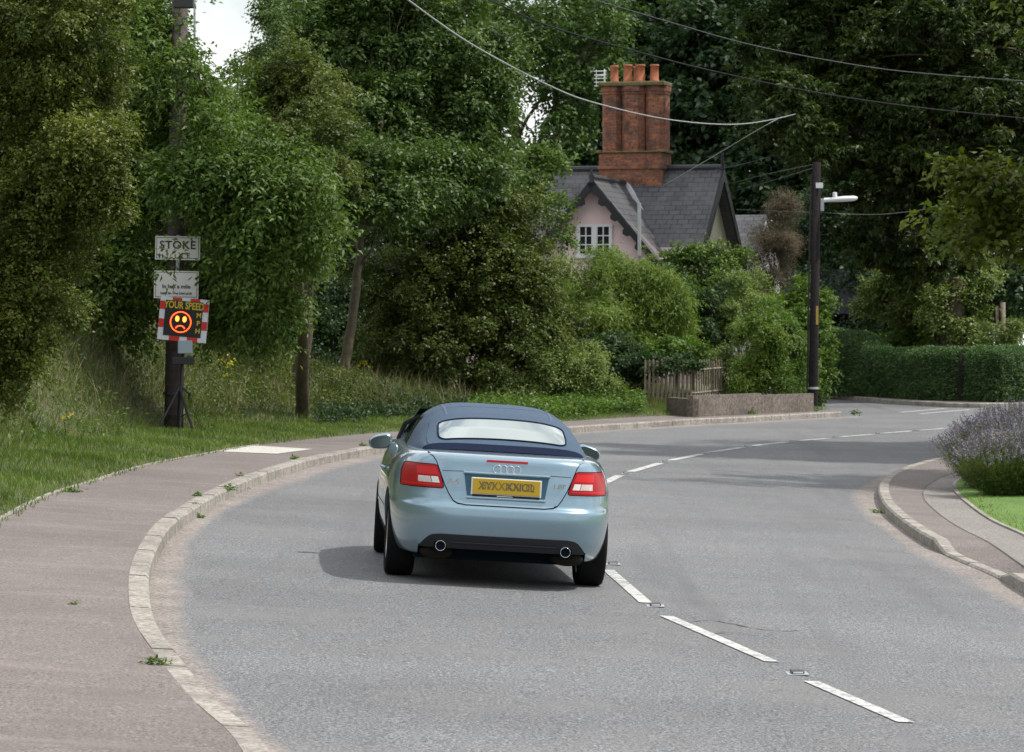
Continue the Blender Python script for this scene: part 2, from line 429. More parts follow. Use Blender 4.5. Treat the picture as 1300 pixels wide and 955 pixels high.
# ------------------------------------------------------------------ road markings and studs
def dash(p, q, w, name='road_marking', bend=None):
    p, q = flat(p), flat(q); t = (q - p).normalized(); n = Vector((-t.y, t.x, 0)) * w / 2
    mb = MB(); rows = []
    K = 6
    for k in range(K + 1):
        c = p.lerp(q, k / K); j = random.uniform(-.006, .006)
        rows.append([onz(c - n * (1 + j), .006), onz(c + n * (1 - j), .006)])
    mb.grid(rows); o = mb.build(name, M['paint']); tag(o, kind='structure'); return o
DASH = [((1030,866),(1150,918)), ((980,841),(846,783)), ((820,766),(772,724)), ((757,690),(750,668)), ((748,655),(748,642)), ((750,632),(755,622)),
        ((766,614),(787,604)), ((800,599.5),(838,588.5)), ((851,585),(890,577)), ((902,574.4),(942,568.5)), ((955,566.3),(1000,561.5)), ((1013,560),(1053,556.8)),
        ((1067,555),(1108,551.8)), ((1121,550.5),(1157,547.6)), ((1168,546.6),(1205,543.8)), ((1216,543),(1250,541)), ((1262,540.3),(1300,538))]
for a, b in DASH: dash(G(*a), G(*b), .10 if a[1] > 620 else .13)
for a, b in (((1143,524.0),(1200,518.9)), ((1168,525.6),(1233,520.3))): dash(G(*a), G(*b), .16)
studs = [((1012,856), 'cat\'s eye road stud nearest the camera in the centre line'), ((832,770), 'cat\'s eye stud between the two white dashes behind the car'), ((778,717), 'cat\'s eye stud beside the right rear tyre'),
         ((795,601.5), 'cat\'s eye stud by the first dashes beyond the right door mirror'), ((844,587), None), ((896,575.6), None), ((948,567.2), None), ((1006,560.8), None), ((1060,555.8), None), ((1114,551), None), ((1163,547), None)]
ws, ww, wb = M['galv'], M['white_paint'], M['black_metal']
M['stud_rubber'] = plain('stud_rubber', (.05,.05,.05), .7)
for k, (px, lb) in enumerate(studs):
    p = G(*px); e = empty('road_stud', p, (0, 0, .0), label=lb or 'cat\'s eye stud in the row of far centre line dashes', cat='road stud', group='cat\'s eyes along the centre line' if not lb else 'cat\'s eyes along the centre line')
    if k == 0 or True:
        if k == 0:
            mb = MB(); mb.box(-.065, .065, -.10, .10, .001, .008); hs = mb.build('housing', M['galv'], e, bevel=.004)
            mb = MB(); mb.box(-.04, .04, -.08, .08, .010, .024); rb = mb.build('insert', M['stud_rubber'], e, bevel=.006)
            mb = MB(); mb.box(-.03, .03, -.086, -.081, .012, .021); ln = mb.build('reflector', M['white_paint'], e)
            proto = (hs, rb, ln)
        else:
            for c in proto:
                d = c.copy(); link(d, e)
M['tar'] = plain('tar_seal', (.035,.036,.04), .6, var=.3)
for pts in ([(862,792),(905,788),(950,797),(990,802),(1022,800)], [(765,585.5),(790,585.2),(815,587)], [(905,806),(930,803),(965,809)]):
    pl_t = smooth_poly([flat(G(*q)) for q in pts], .12); mbt = MB()
    aa = offs(pl_t, .007); bb = offs(pl_t, -.007)
    mbt.grid([[onz(a_ + Vector((random.uniform(-.012,.012),) * 2 + (0,)), .004), onz(b_ + Vector((random.uniform(-.012,.012),) * 2 + (0,)), .004)] for a_, b_ in zip(aa, bb)]); tag(mbt.build('road_crack', M['tar']), kind='structure')
# concrete cover slab in footway, by the sign
q = [G(278, 573.5, DZ), G(352, 576.5, DZ), G(397, 570.5, DZ), G(322, 566, DZ)]
mb = MB(); mb.grid([[onz(q[0], DZ+.004), onz(q[1], DZ+.004)], [onz(q[3], DZ+.004), onz(q[2], DZ+.004)]]); tag(mb.build('footway_patch', M['slab']), kind='structure')

# ------------------------------------------------------------------ foliage generators
def rand_unit(n):
    v = rng.normal(size=(n, 3)); return v / np.linalg.norm(v, axis=1, keepdims=True)
def norm(v): return v / (np.linalg.norm(v, axis=1, keepdims=True) + 1e-9)
def leaves_from_sprays(p, d, nl, L, W, tw, droop=.3, fan=False, tintbase=None):
    """p,d (n,3) spray origins and directions; nl leaves per spray; L,W leaf size; tw twig length"""
    n = len(p)
    up = np.array([0, 0, 1.0])
    side = norm(np.cross(d, up) + rng.normal(size=(n, 3)) * .25)
    t = (np.arange(nl) + .5) / nl
    P_ = p[:, None, :] + d[:, None, :] * (tw * t)[None, :, None]
    P_[:, :, 2] -= droop * tw * (t ** 2)[None, :]
    P_ += rng.normal(size=P_.shape) * L * .35
    sg = np.where(np.arange(nl) % 2 == 0, 1.0, -1.0)
    if fan:
        a = np.linspace(-1.2, 1.2, nl)
        ld = d[:, None, :] * np.cos(a)[None, :, None] + side[:, None, :] * np.sin(a)[None, :, None]
        P_ = np.repeat(p[:, None, :], nl, 1) + rng.normal(size=(n, nl, 3)) * L * .08
    else:
        ld = d[:, None, :] * .55 + side[:, None, :] * sg[None, :, None] * .8
    ld = ld + rng.normal(size=ld.shape) * .35
    ld[:, :, 2] -= droop
    ld = ld.reshape(-1, 3); ld = norm(ld)
    P_ = P_.reshape(-1, 3)
    nrm = norm(np.repeat(d, nl, 0) * .35 + up * .8 + rng.normal(size=ld.shape) * .45)
    s2 = norm(np.cross(ld, nrm)); nn = norm(np.cross(s2, ld))
    m = len(ld)
    l = L * rng.uniform(.65, 1.25, (m, 1)); w = W * rng.uniform(.7, 1.2, (m, 1))
    b = P_; mid = P_ + ld * l * .45 + nn * l * .10
    tip = P_ + ld * l - nn * l * .12
    V = np.stack([b, mid + s2 * w * .5, tip, mid - s2 * w * .5], 1).reshape(-1, 3)
    Fq = np.arange(m * 4).reshape(-1, 4)
    if tintbase is None: tintbase = rng.uniform(0, 1, n)
    tint = np.clip(np.repeat(tintbase, nl) * .6 + rng.uniform(0, 1, m) * .4, 0, 1)
    return V, Fq, tint
def join_arr(parts):
    Vs, Fs, Ts = [], [], []; k = 0
    for V, Fq, T in parts:
        Vs.append(V); Fs.append(Fq + k); Ts.append(T); k += len(V)
    return np.concatenate(Vs), np.concatenate(Fs), np.concatenate(Ts)
def blob_world(b):
    """b = (px, py, rx_px, ry_px, D[, depth_factor]) -> centre, radii in metres"""
    D = b[4]; s = D / F; c = P(b[0], b[1], D)
    rx, rz = b[2] * s, b[3] * s; ry = (b[5] if len(b) > 5 else .8) * (rx + rz) / 2
    return np.array(c), np.array([rx, ry, rz])
def sprays_in_blob(c, r, n, nclump, csize=.33, shell=.6, droop=.2, zmin=None, cut=None):
    """clumps sit in the outer part of the ellipsoid; sprays fill each clump"""
    cd = rand_unit(nclump)
    rad = shell + (1 - shell) * rng.uniform(0, 1, (nclump, 1)) ** .7
    rad *= 1 + .24 * rng.normal(size=(nclump, 1)).clip(-1.6, 1.6)
    cc = cd * rad * r
    cs = csize * rng.uniform(.45, 1.55, nclump)
    k = rng.integers(0, nclump, n)
    o = rand_unit(n) * (rng.uniform(0, 1, (n, 1)) ** .45)
    p = cc[k] + o * cs[k][:, None] * np.minimum(r, r.mean() * 1.2) * np.array([1.3, 1.2, .62])
    out = rng.uniform(size=n) < .10
    p[out] = cc[k[out]] + (cd[k[out]] * rng.uniform(.9, 1.9, (out.sum(), 1)) + rng.normal(size=(out.sum(), 3)) * .35) * cs[k[out]][:, None] * r.mean()
    d = norm(cd[k] * .5 + o * .8 + rng.normal(size=(n, 3)) * .3 + np.array([0, 0, -droop * .3 + .12]))
    ctint = rng.uniform(0, 1, nclump)
    tint = np.clip(ctint[k] * .75 + rng.uniform(0, .3, n) - .02, 0, 1)
    p = p + c
    keep = np.ones(n, bool)
    if zmin is not None: keep &= p[:, 2] > zmin
    if cut is not None: keep &= ~cut(p)
    return p[keep], d[keep], tint[keep], cc + c
def limb_path(a, b, sag=.15, k=5):
    a = Vector(a); b = Vector(b); L = (b - a).length
    off = Vector((random.uniform(-1, 1), random.uniform(-1, 1), random.uniform(.2, 1))) * L * sag
    return [a.lerp(b, i / k) + off * math.sin(math.pi * i / k) * (1 if i < k else 0) + Vector((random.uniform(-1, 1), random.uniform(-1, 1), 0)) * L * .015 for i in range(k + 1)]
def tree(name, label, cat, blobs, mat, base, trunk=None, dens=1.0, L=.07, W=.035, nl=9, tw=.3, droop=.3, csize=.33, shell=.55, nclump=26,
         bark=None, fan=False, tr=.14, cut=None, group=None, crown_name='crown', trunk_name='trunk', zmin=None, limbs=True, nolimb=0):
    bark = bark or M['bark']
    base = Vector(base)
    root = empty(name, base, label=label, cat=cat, group=group)
    parts = []; clumps = []
    for b in blobs:
        c, r = blob_world(b)
        area = 4 * math.pi * ((r[0]*r[1])**1.6 / 3 + (r[0]*r[2])**1.6 / 3 + (r[1]*r[2])**1.6 / 3) ** (1 / 1.6)
        leaf_area = L * W * .5
        nspr = int(dens * area * 4.2 / (leaf_area * nl))
        nspr = max(40, min(nspr, 14000))
        nc = nclump if b[2] * b[3] > 1500 else max(8, nclump // 2)
        p, d, t, cc = sprays_in_blob(c, r, nspr, nc, csize, shell, droop, zmin, cut)
        if len(p) == 0: continue
        parts.append(leaves_from_sprays(p, d, nl, L, W, tw, droop, fan, t))
        if cut is not None: cc = cc[~cut(cc)]
        if len(cc) and not (cut is not None and cut(c[None, :])[0]): clumps.append((c, cc))
    V, Fq, T = join_arr(parts)
    np_mesh(crown_name, V - np.array(base), Fq, mat, root, {'tint': T})
    mb = MB()
    tp = [Vector(q) for q in trunk] if trunk else [base - Vector((0, 0, .2)), base + (Vector(clumps[0][0]) - base) * .35, base + (Vector(clumps[0][0]) - base) * .8]
    tp = [q - base for q in tp]
    fine = []
    for a, b_ in zip(tp, tp[1:]):
        for k in range(4): fine.append(a.lerp(b_, k / 4) + Vector((random.uniform(-1, 1), random.uniform(-1, 1), 0)) * tr * .25)
    fine.append(tp[-1])
    n = len(fine)
    mb.tube(fine, [tr * (1.25 if i == 0 else 1) * (1 - .7 * i / n) for i in range(n)], 9)
    if limbs:
        for c, cc in clumps[nolimb:]:
            s = fine[int(n * random.uniform(.45, .85))]
            e = Vector(c) - base
            lp = limb_path(s, e)
            mb.tube(lp, [tr * .28 * (1 - .7 * i / 5) for i in range(6)], 6)
            for q in cc[:: max(1, len(cc) // 9)]:
                st = lp[random.randint(2, 5)]
                bp = limb_path(st, Vector(q) - base, .12, 3)
                mb.tube(bp, [tr * .11, tr * .08, tr * .05, tr * .025], 4)
    mb.build(trunk_name, bark, root, smooth=True)
    return root
def shrub(name, label, blobs, mat, base, **kw):
    kw.setdefault('tr', .05); kw.setdefault('crown_name', 'foliage'); kw.setdefault('trunk_name', 'stem')
    cat = kw.pop('cat', 'shrub')
    return tree(name, label, cat, blobs, mat, base, **kw)
def hedge(name, label, path, width, htop, mat, L=.035, W=.02, dens=1.0, hfun=None, group=None, rough=.05):
    """clipped hedge along a ground path; cross-section a rounded box; inner core + surface leaves"""
    path = smooth_poly([flat(p) for p in path], .25)
    T = tangents(path); n = len(path)
    base = onz(path[0], DZ)
    root = empty(name, base, label=label, cat='hedge', group=group)
    prof = []
    K = 28
    for k in range(K + 1):
        a = math.pi * k / K
        ex = 5
        c, s_ = math.cos(a), math.sin(a)
        rr = (abs(c) ** ex + abs(s_) ** ex) ** (-1 / ex)
        prof.append((c * rr, s_ * rr))
    rows = []; surf = []
    for i, p in enumerate(path):
        nrm = Vector((-T[i].y, T[i].x, 0)); f = i / (n - 1)
        h = htop(f) if callable(htop) else htop
        end = 1 - .25 * max(0, 1 - min(i, n-1-i) / 3) ** 2
        w = width / 2 * (1 + .05 * math.sin(i * .35)) * end
        hh = h * (1 + .02 * math.sin(i * .5 + 1))
        r = [onz(p, DZ) + nrm * (c * w) + Vector((0, 0, max(.0, s_) * hh)) for c, s_ in prof]
        surf.append(r)
        rows.append([onz(p, DZ) + nrm * (c * (w - .06)) + Vector((0, 0, max(.0, s_) * (hh - .06))) - base for c, s_ in prof])
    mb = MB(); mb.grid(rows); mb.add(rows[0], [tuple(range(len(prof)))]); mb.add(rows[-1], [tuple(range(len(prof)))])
    mb.build('dark_core', M['darkcore'], root, smooth=False)  # solid dark core added under the leaves to block see-through
    S = np.array([[tuple(q) for q in r] for r in surf])
    A = S[:-1, :-1]; B = S[1:, :-1]; C = S[1:, 1:]; D_ = S[:-1, 1:]
    cr = np.cross(B - A, D_ - A); ar = np.linalg.norm(cr, axis=2)
    nr = cr / (ar[..., None] + 1e-9)
    cen = np.array([0, 0, 0.])
    mid = S.mean(axis=1)[:-1][:, None, :]
    sgn = np.sign(((A + C) / 2 - mid) * nr).sum(axis=2); 
    dirv = ((A + C) / 2 - mid); flip = np.sign((dirv * nr).sum(axis=2)); nr = nr * flip[..., None]
    pr = ar.ravel() / ar.sum(); tot = ar.sum()
    num = int(min(90000, dens * tot * 2.6 / (L * W * .5 * 5)))
    k = rng.choice(len(pr), num, p=pr)
    u, v = rng.uniform(size=(num, 1)), rng.uniform(size=(num, 1))
    a, b, c, d = [q.reshape(-1, 3)[k] for q in (A, B, C, D_)]
    p = (a * (1-u) + b * u) * (1-v) + (d * (1-u) + c * u) * v
    nn = nr.reshape(-1, 3)[k]
    ns = np.sin(p[:, 0:1] * 3.1 + p[:, 2:3] * 4.3) * np.sin(p[:, 0:1] * 1.3 + p[:, 1:2] * 2.1 + 2)
    p = p + nn * (rng.uniform(-.07, .03, (num, 1)) + rough * ns * .8)
    dd = norm(nn + rng.normal(size=(num, 3)) * .45 + np.array([0, 0, .25]))
    tint = np.clip(.5 + .3 * ns[:, 0] + rng.normal(size=num) * .2, 0, 1)
    V, Fq, Tn = leaves_from_sprays(p, dd, 5, L, W, L * 1.6, .1, False, tint)
    np_mesh('foliage', V - np.array(base), Fq, mat, root, {'tint': Tn})
    # end caps get leaves too
    return root
def blades(name, pts, h, w, lean, mat, label=None, parent=None, tint=None, origin=None):
    n = len(pts)
    a = rng.uniform(0, 2 * math.pi, n); s = np.stack([np.cos(a), np.sin(a), np.zeros(n)], 1)
    h = h * rng.uniform(.5, 1.25, n) if np.ndim(h) == 0 else h * rng.uniform(.6, 1.2, n)
    ln = np.stack([rng.normal(size=n), rng.normal(size=n), np.zeros(n)], 1) * (lean * h)[:, None]
    w = w * rng.uniform(.6, 1.3, n)
    up = np.stack([np.zeros(n), np.zeros(n), h], 1)
    v0 = pts - s * w[:, None] / 2; v1 = pts + s * w[:, None] / 2
    m = pts + up * .55 + ln * .35
    v2 = m + s * w[:, None] * .35; v3 = m - s * w[:, None] * .35
    v4 = pts + up * .95 + ln * 1.0
    V = np.stack([v0, v1, v2, v3, v4], 1).reshape(-1, 3)
    i = np.arange(n) * 5
    # quads + tri as degenerate-free: use triangles everywhere
    T3 = np.concatenate([np.stack([i, i+1, i+2], 1), np.stack([i, i+2, i+3], 1), np.stack([i+3, i+2, i+4], 1)])
    if tint is None: tint = rng.uniform(0, 1, n)
    tt = np.concatenate([tint, tint, tint])
    o = np_mesh(name, V if origin is None else V - np.array(origin), T3, mat, parent, {'tint': tt}); return o

BLa = np.array([[p.x, p.y] for p in BLs]); BTa = np.array([[t.x, t.y] for t in bt])
def terr_xy(X, Y):
    d = np.hypot(BLa[:, 0] - X, BLa[:, 1] - Y); i = int(d.argmin())
    n = np.array([-BTa[i, 1], BTa[i, 0]]); s = (X - BLa[i, 0]) * n[0] + (Y - BLa[i, 1]) * n[1]
    if s < 0: return z0(X, Y) + .1
    s = max(s, d[i] * .9)
    return z0(X, Y) + DZ + bank_h(BLa[i, 1], s) + s * .004
def B(px, D, dz=0.0):
    X = (px - CX) / F * D
    return Vector((X, D, terr_xy(X, D) + dz))

# ------------------------------------------------------------------ bank vegetation
def bank_points(n, smin, smax, y0, y1, power=1.0):
    ii = [i for i, p in enumerate(BLs) if y0 < p.y < y1]
    k = rng.choice(ii, n); s = smin + (smax - smin) * rng.uniform(0, 1, n) ** power
    j = rng.uniform(-.15, .15, (n, 2))
    B0 = BLa[k]; Nn = np.stack([-BTa[k, 1], BTa[k, 0]], 1)
    q = B0 + Nn * s[:, None] + j
    sv = np.array([z0(a, b) for a, b in q])
    hv = np.array([bank_h(BLa[a, 1], b) for a, b in zip(k, s)])
    return np.concatenate([q, (sv + DZ + hv + s * .004 - .02)[:, None]], 1), s
def clump_tint(p, sc, lo=.0, hi=1.0):
    f = .5 + .25 * np.sin(p[:, 0] * sc + p[:, 1] * sc * .7 + 1) + .25 * np.sin(p[:, 1] * sc * 1.7 - p[:, 2] * sc * 2)
    return np.clip(lo + (hi - lo) * (f * .65 + rng.uniform(0, .35, len(p))), 0, 1)
p, s = bank_points(85000, .02, 2.3, 24, 100)
tag(blades('short_verge_grass', p, .07 + .03 * s, .011, .35, M['grass_g'], tint=clump_tint(p, 2.2)), kind='stuff')
p, s = bank_points(120000, 1.9, 8.5, 30, 92)
tall = .20 + .18 * np.minimum(1, (s - 1.9) / 1.2)
tag(blades('tall_bank_grass', p, tall, .013, .55, M['grass'], tint=clump_tint(p, 1.3)), kind='stuff')
# seed heads: thin tall straw
p, s = bank_points(5200, 2.4, 7, 30, 80)
tag(blades('seeding_grass_stalks', p, .62, .010, .35, M['grass'], tint=np.full(len(p), 1.0)), kind='stuff')
# weeds / ground cover on the bank edge near the trees
def ground_cover(name, px0, px1, D0, D1, n, mat, L, W, hh, label=None, smin=0, smax=3):
    pts, s = bank_points(n * 3, smin, smax, D0, D1)
    px = CX + pts[:, 0] / pts[:, 1] * F
    k = (px > px0) & (px < px1); pts = pts[k][:n]
    hum = .5 + .5 * np.sin(pts[:, 0] * 2.3 + 1.7) * np.sin(pts[:, 1] * 1.9)
    pts[:, 2] += rng.uniform(0, 1, len(pts)) * hh * (.35 + .65 * hum)
    d = norm(rng.normal(size=(len(pts), 3)) * .6 + np.array([.1, -.3, .9]))
    V, Fq, T = leaves_from_sprays(pts, d, 5, L, W, L * 1.8, .25, False, clump_tint(pts, 2.5))
    return tag(np_mesh(name, V, Fq, mat, None, {'tint': T}), kind='stuff')
ground_cover('nettle_patch', 600, 815, 66, 96, 3600, M['lf_fresh'], .09, .05, .38, smin=.35, smax=3.2)
ground_cover('ivy_ground_cover', 400, 660, 60, 92, 4200, M['lf_dark'], .08, .05, .30, smin=1.5, smax=5.5)
ground_cover('bramble_undergrowth', 240, 470, 56, 84, 5500, M['lf_olive'], .07, .035, .5, smin=2.4, smax=6.5)
ground_cover('low_ivy', -60, 130, 36, 60, 3500, M['lf_haw'], .06, .035, .4, smin=4.2, smax=8)

ground_cover('bank_weeds', -60, 330, 34, 66, 1500, M['lf_olive'], .07, .03, .45, smin=2.2, smax=6.5)
ground_cover('leafy_bank_weeds', -60, 330, 34, 66, 700, M['lf_fresh'], .08, .035, .30, smin=1.7, smax=5)
# little weeds by the kerb, each one a plant
def weed(px, py, dz, size, n=16, label='', broad=True):
    size *= .55
    b = G(px, py, dz); a = rng.uniform(0, 2*math.pi, n)
    p = np.array([[0, 0, 0]] * n) + rng.normal(size=(n, 3)) * size * .25 * np.array([1.6, 1, .0])
    d = norm(np.stack([np.cos(a) * 1.2, np.sin(a), rng.uniform(.25, 1.1, n)], 1))
    V, Fq, T = leaves_from_sprays(p, d, 4, size * .6, size * .22, size * .6, .2)
    o = np_mesh('kerb_weed', V, Fq, M['lf_fresh'], None, {'tint': T}); o.location = b
    tag(o, label, 'weed', 'weeds in the kerb and footway joints')
weed(197, 843, DZ, .11, 26, 'tufty green weed on top of the kerb nearest the camera')
weed(93, 767, DZ, .07, 12, 'small flat weed alone in the middle of the pinkish footway')
weed(250, 629.5, DZ, .10, 26, 'wide low weed on the footway side of the kerb, mid bend')
weed(250, 658, .0, .13, 22, 'weed in the gutter at the foot of the kerb, mid bend')
weed(248, 640, DZ, .06, 8, 'tiny weed sprig in a kerb joint above the gutter weed')
weed(291, 620, DZ, .13, 20, 'weed growing in a kerb joint just past the mid bend')
weed(311, 620, .02, .08, 14, 'small upright weed against the kerb face past the mid bend')
weed(344, 605, .02, .11, 18, 'weed in the kerb joint below the far end of the left curve')
weed(305, 604.5, DZ, .10, 14, 'flat weed at the rear edge of the kerb top past the bend')
weed(373, 583, DZ, .13, 20, 'low weed on the kerb just past the pale concrete patch')
weed(462, 566, DZ, .12, 24, 'weed tuft on the kerb beside the left door mirror')
weed(91.5, 625, DZ, .13, 30, 'round clump of weed at the footway\'s back edging, far left')

weed(1114, 652, .0, .13, 24, 'grassy weed in the gutter of the right kerb nose')
weed(1086, 525, DZ, .20, 22, 'weed tuft at the corner where the side road leaves the far kerb')
weed(950, 526, DZ, .28, 40, 'grass tuft growing at the foot of the low concrete wall')

# yellow ragwort
def flower(px, D, dz, h, label, n=26):
    b = B(px, D); b.z += dz
    e = empty('ragwort', b, label=label, cat='wild flower', group='yellow ragwort on the bank')
    mb = MB(); mb.tube([(0, 0, -.1), (.02, 0, h * .5), (0, 0, h)], [.008, .006, .004], 5)
    mb.build('stem', M['lf_fresh'], e)
    p = np.array([0, 0, h]) + rng.normal(size=(n, 3)) * np.array([.07, .07, .05])
    V, Fq, T = leaves_from_sprays(p, norm(rng.normal(size=(n, 3)) + [0, 0, 1]), 4, .05, .035, .02, .1)
    np_mesh('flower_head', V, Fq, M['yellow_fl'], e, {'tint': T})
M['yellow_fl'] = leafmat('ragwort_yellow', (.35,.28,.01), (.55,.45,.02), (.7,.6,.05))
flower(290, 62, .25, .75, 'yellow ragwort standing in the long grass right of the speed sign', n=12)
flower(81, 47, .0, .30, 'small yellow flower low in the bank grass below the left hawthorn', n=3)
flower(462, 76, .0, .55, 'yellow flower at the foot of the pale slender trunk', n=9)

# ------------------------------------------------------------------ trees, left side
tree('hawthorn_tree', 'near hawthorn with olive green leaves filling the left edge of the view', 'tree',
     [(50,20,95,75,40),(66,120,72,75,40.5),(95,205,62,55,39.5),(60,270,70,62,40),(40,355,58,60,40),(5,430,52,62,40),(-60,230,110,240,41.5),(15,150,100,120,42.5),(10,330,70,110,42.5),(128,262,32,30,39.5),(98,60,50,60,41)],
     M['lf_haw'], B(-40, 41), trunk=[B(-40, 41, -.2), P(-30, 380, 41.5), P(0, 200, 41.5), P(30, 50, 41.5)], L=.048, W=.030, nl=10, tw=.16, csize=.20, nclump=60, shell=.6, dens=1.0, tr=.16)
SX = (180, 282)
def cut_sign(p):   # keep the sign face and post clear of twigs hanging in front (a box of air round the sign in the world)
    pass
    return (p[:, 0] > P(SX[0], 0, 56).x) & (p[:, 0] < P(SX[1], 0, 56).x) & (p[:, 2] < P(0, 256, 56).z) & (p[:, 1] < 57.3)
tree('cherry_tree', 'cherry with long drooping leaves hanging over the village sign', 'tree',
     [(160,60,62,70,57.2),(195,150,75,65,58.6,.5),(265,150,62,48,57.7,.5),(290,215,85,60,56.2),(200,240,95,48,58.4,.35),(345,250,70,50,56.2),(330,320,75,55,56.7),(332,385,36,46,57.2),(290,365,40,45,57.7),(145,330,46,65,57.7),(165,400,28,25,58.2),(214,336,46,6,55.6,.4),(222,92,36,24,56.2,.4),(224,226,42,24,56.3,.4),(125,250,50,80,59.2),(175,15,45,30,59.2)],
     M['lf_cherry'], B(384, 67), trunk=[B(384, 67, -.2), P(386, 430, 65), P(378, 340, 60.5), P(285, 250, 59), P(240, 120, 59)], L=.115, W=.045, nl=9, tw=.42, droop=.38, csize=.235, nclump=36, shell=.5, dens=.85, tr=.13, cut=lambda p: cut_sign(p) & ~((p[:, 2] > P(0, 333, 55.3).z) & (p[:, 2] < P(0, 321, 55.3).z) & (rng.uniform(size=len(p)) < .3)), bark=M['bark'])
tree('hawthorn_tree', 'olive brown tinted hawthorn between the cherry and the tall ash', 'tree',
     [(365,140,62,62,68),(360,220,62,60,67.5),(395,185,45,55,67),(388,282,34,50,67.5),(340,290,55,55,69),(370,100,45,40,68.5)],
     M['lf_olive'], B(372, 69), trunk=[B(372, 69, -.2), P(390, 420, 69), P(393, 320, 69), P(375, 180, 68.5)], L=.07, W=.042, nl=10, tw=.2, csize=.26, nclump=34, shell=.62, tr=.14)
tree('field_maple', 'dark maple behind the telegraph post left of the sky gap', 'tree',
     [(120,60,90,110,72),(170,200,110,120,73),(60,200,140,200,74),(290,250,80,110,74),(240,400,120,110,74),(90,420,90,60,66)],
     M['lf_maple'], B(150, 76), L=.10, W=.08, nl=8, tw=.3, csize=.3, nclump=30, shell=.6, tr=.2, dens=.8)
tree('young_ash', 'small pale green ash poking into the sky gap at top left', 'tree',
     [(305,140,32,30,71),(345,60,22,40,72),(330,110,34,32,71.5),(356,20,20,30,73),(270,165,50,35,70)],
     M['lf_ash'], B(300, 73), trunk=[B(300, 73, -.2), P(300, 300, 72.5), P(315, 100, 72)], L=.10, W=.045, nl=9, tw=.32, csize=.35, nclump=16, shell=.35, tr=.09, dens=.55)
tree('tall_ash', 'tall ash with a pale slender leaning trunk rising from the verge', 'tree',
     [(420,60,70,80,78.4),(505,50,85,80,78.4),(585,70,62,70,78.4),(470,150,70,60,77.4),(555,160,75,60,77.9),(600,140,50,50,78.4),(500,235,75,45,74.9),(440,215,45,40,75.4),(560,225,70,42,76.4),(505,-10,130,50,79.4),(610,210,35,25,77.4),(395,20,40,60,79.4)],
     M['lf_ash'], B(439, 76), trunk=[B(439, 76, -.2), P(438, 462, 76), P(449, 400, 76), P(456, 330, 76), P(463, 240, 77), P(478, 150, 78), P(500, 60, 79)], L=.12, W=.055, nl=10, tw=.4, csize=.22, nclump=38, shell=.5, tr=.125, bark=M['bark_light'], dens=.85)
tree('large_elder', 'broad dark elder thicket left of the cottage with a mottled olive face', 'tree',
     [(560,300,85,62,81),(620,285,72,62,80.5),(635,340,50,60,80),(600,380,85,65,79.5),(530,395,60,75,80.5),(640,410,62,55,79.5),(570,455,85,48,79),(500,450,45,50,81),(672,365,32,32,80.5),(680,405,40,30,80.5)],
     M['lf_olive'], B(590, 83), L=.085, W=.05, nl=10, tw=.25, csize=.21, nclump=46, shell=.62, tr=.18)
tree('dark_holly', 'near black holly filling the gap behind the pale slender trunk', 'tree',
     [(400,400,50,80,88),(470,400,60,85,89),(420,300,60,70,90),(500,330,60,80,90),(350,380,60,80,86),(445,470,75,40,86),(300,420,60,60,84)],
     M['lf_dark'], B(440, 91), L=.10, W=.06, nl=9, tw=.25, csize=.3, nclump=26, shell=.65, tr=.16, dens=.8)
tree('tall_lime', 'tall loose crowned lime with sky showing through left of the chimney', 'tree',
     [(640,40,62,52,118),(700,25,60,48,120),(745,70,45,48,119),(690,95,42,26,119),(606,90,36,36,117),(725,140,42,40,118),(632,185,22,30,116),(670,190,40,16,118),(700,235,50,45,117),(590,20,40,40,118)],
     M['lf_maple'], B(690, 121), L=.17, W=.11, nl=9, tw=.55, csize=.30, nclump=22, shell=.4, tr=.26, dens=.42)
tree('small_maple', 'small maple leaning over the left end of the cottage roof', 'tree',
     [(650,215,36,24,93),(684,206,26,13,93),(664,252,24,18,92.5),(640,250,30,30,92),(706,262,14,8,92),(712,300,12,8,92)],
     M['lf_cherry'], B(640, 95), L=.12, W=.07, nl=8, tw=.35, csize=.3, nclump=18, shell=.5, tr=.1, dens=.85)
# dark wood behind the cottage
W_BACK = [
 ('conifer dark tree straight above the cottage chimney', [(800,60,70,90,136),(820,150,80,70,135),(780,200,60,60,136),(860,40,60,60,137)]),
 ('dark tree right of the cottage chimney, under the wires', [(900,110,62,90,133),(930,200,60,80,132),(880,190,50,60,134),(920,30,60,60,134)]),
 ('dark tree in the gap between the cottage and the lamp post', [(990,250,60,80,130),(960,330,60,70,130),(1010,180,50,60,131),(1000,380,60,60,131)]),
 ('dark tree left behind the cottage roof', [(650,245,50,45,138),(725,235,50,40,140),(730,275,60,40,138),(590,250,60,70,136)]),
 ('dark tree filling the top of the view right of the chimney', [(960,70,70,80,138),(1040,40,70,90,139),(1120,80,80,90,139),(990,-10,90,60,139)]),
 ('dark tree high behind the right hand horse chestnut', [(1190,60,80,90,138),(1270,90,80,100,138),(1230,-10,120,60,139),(1300,200,60,90,137),(1180,180,80,70,137),(1095,180,60,60,138),(1060,325,45,40,134)]),
 ('topmost dark tree between the lime and the chimney', [(760,10,60,50,142),(720,60,30,40,144),(830,-10,80,60,141)])]
for k, (lb, bl) in enumerate(W_BACK):
    tree('background_tree', lb, 'tree', bl, M['lf_dark'] if k != 6 else M['lf_maple'], B(bl[0][0], bl[0][4] + 2), L=.26, W=.17, nl=9, tw=.6, csize=.3, nclump=30, shell=.6, tr=.3, dens=1.05, group='dark trees behind the cottage')

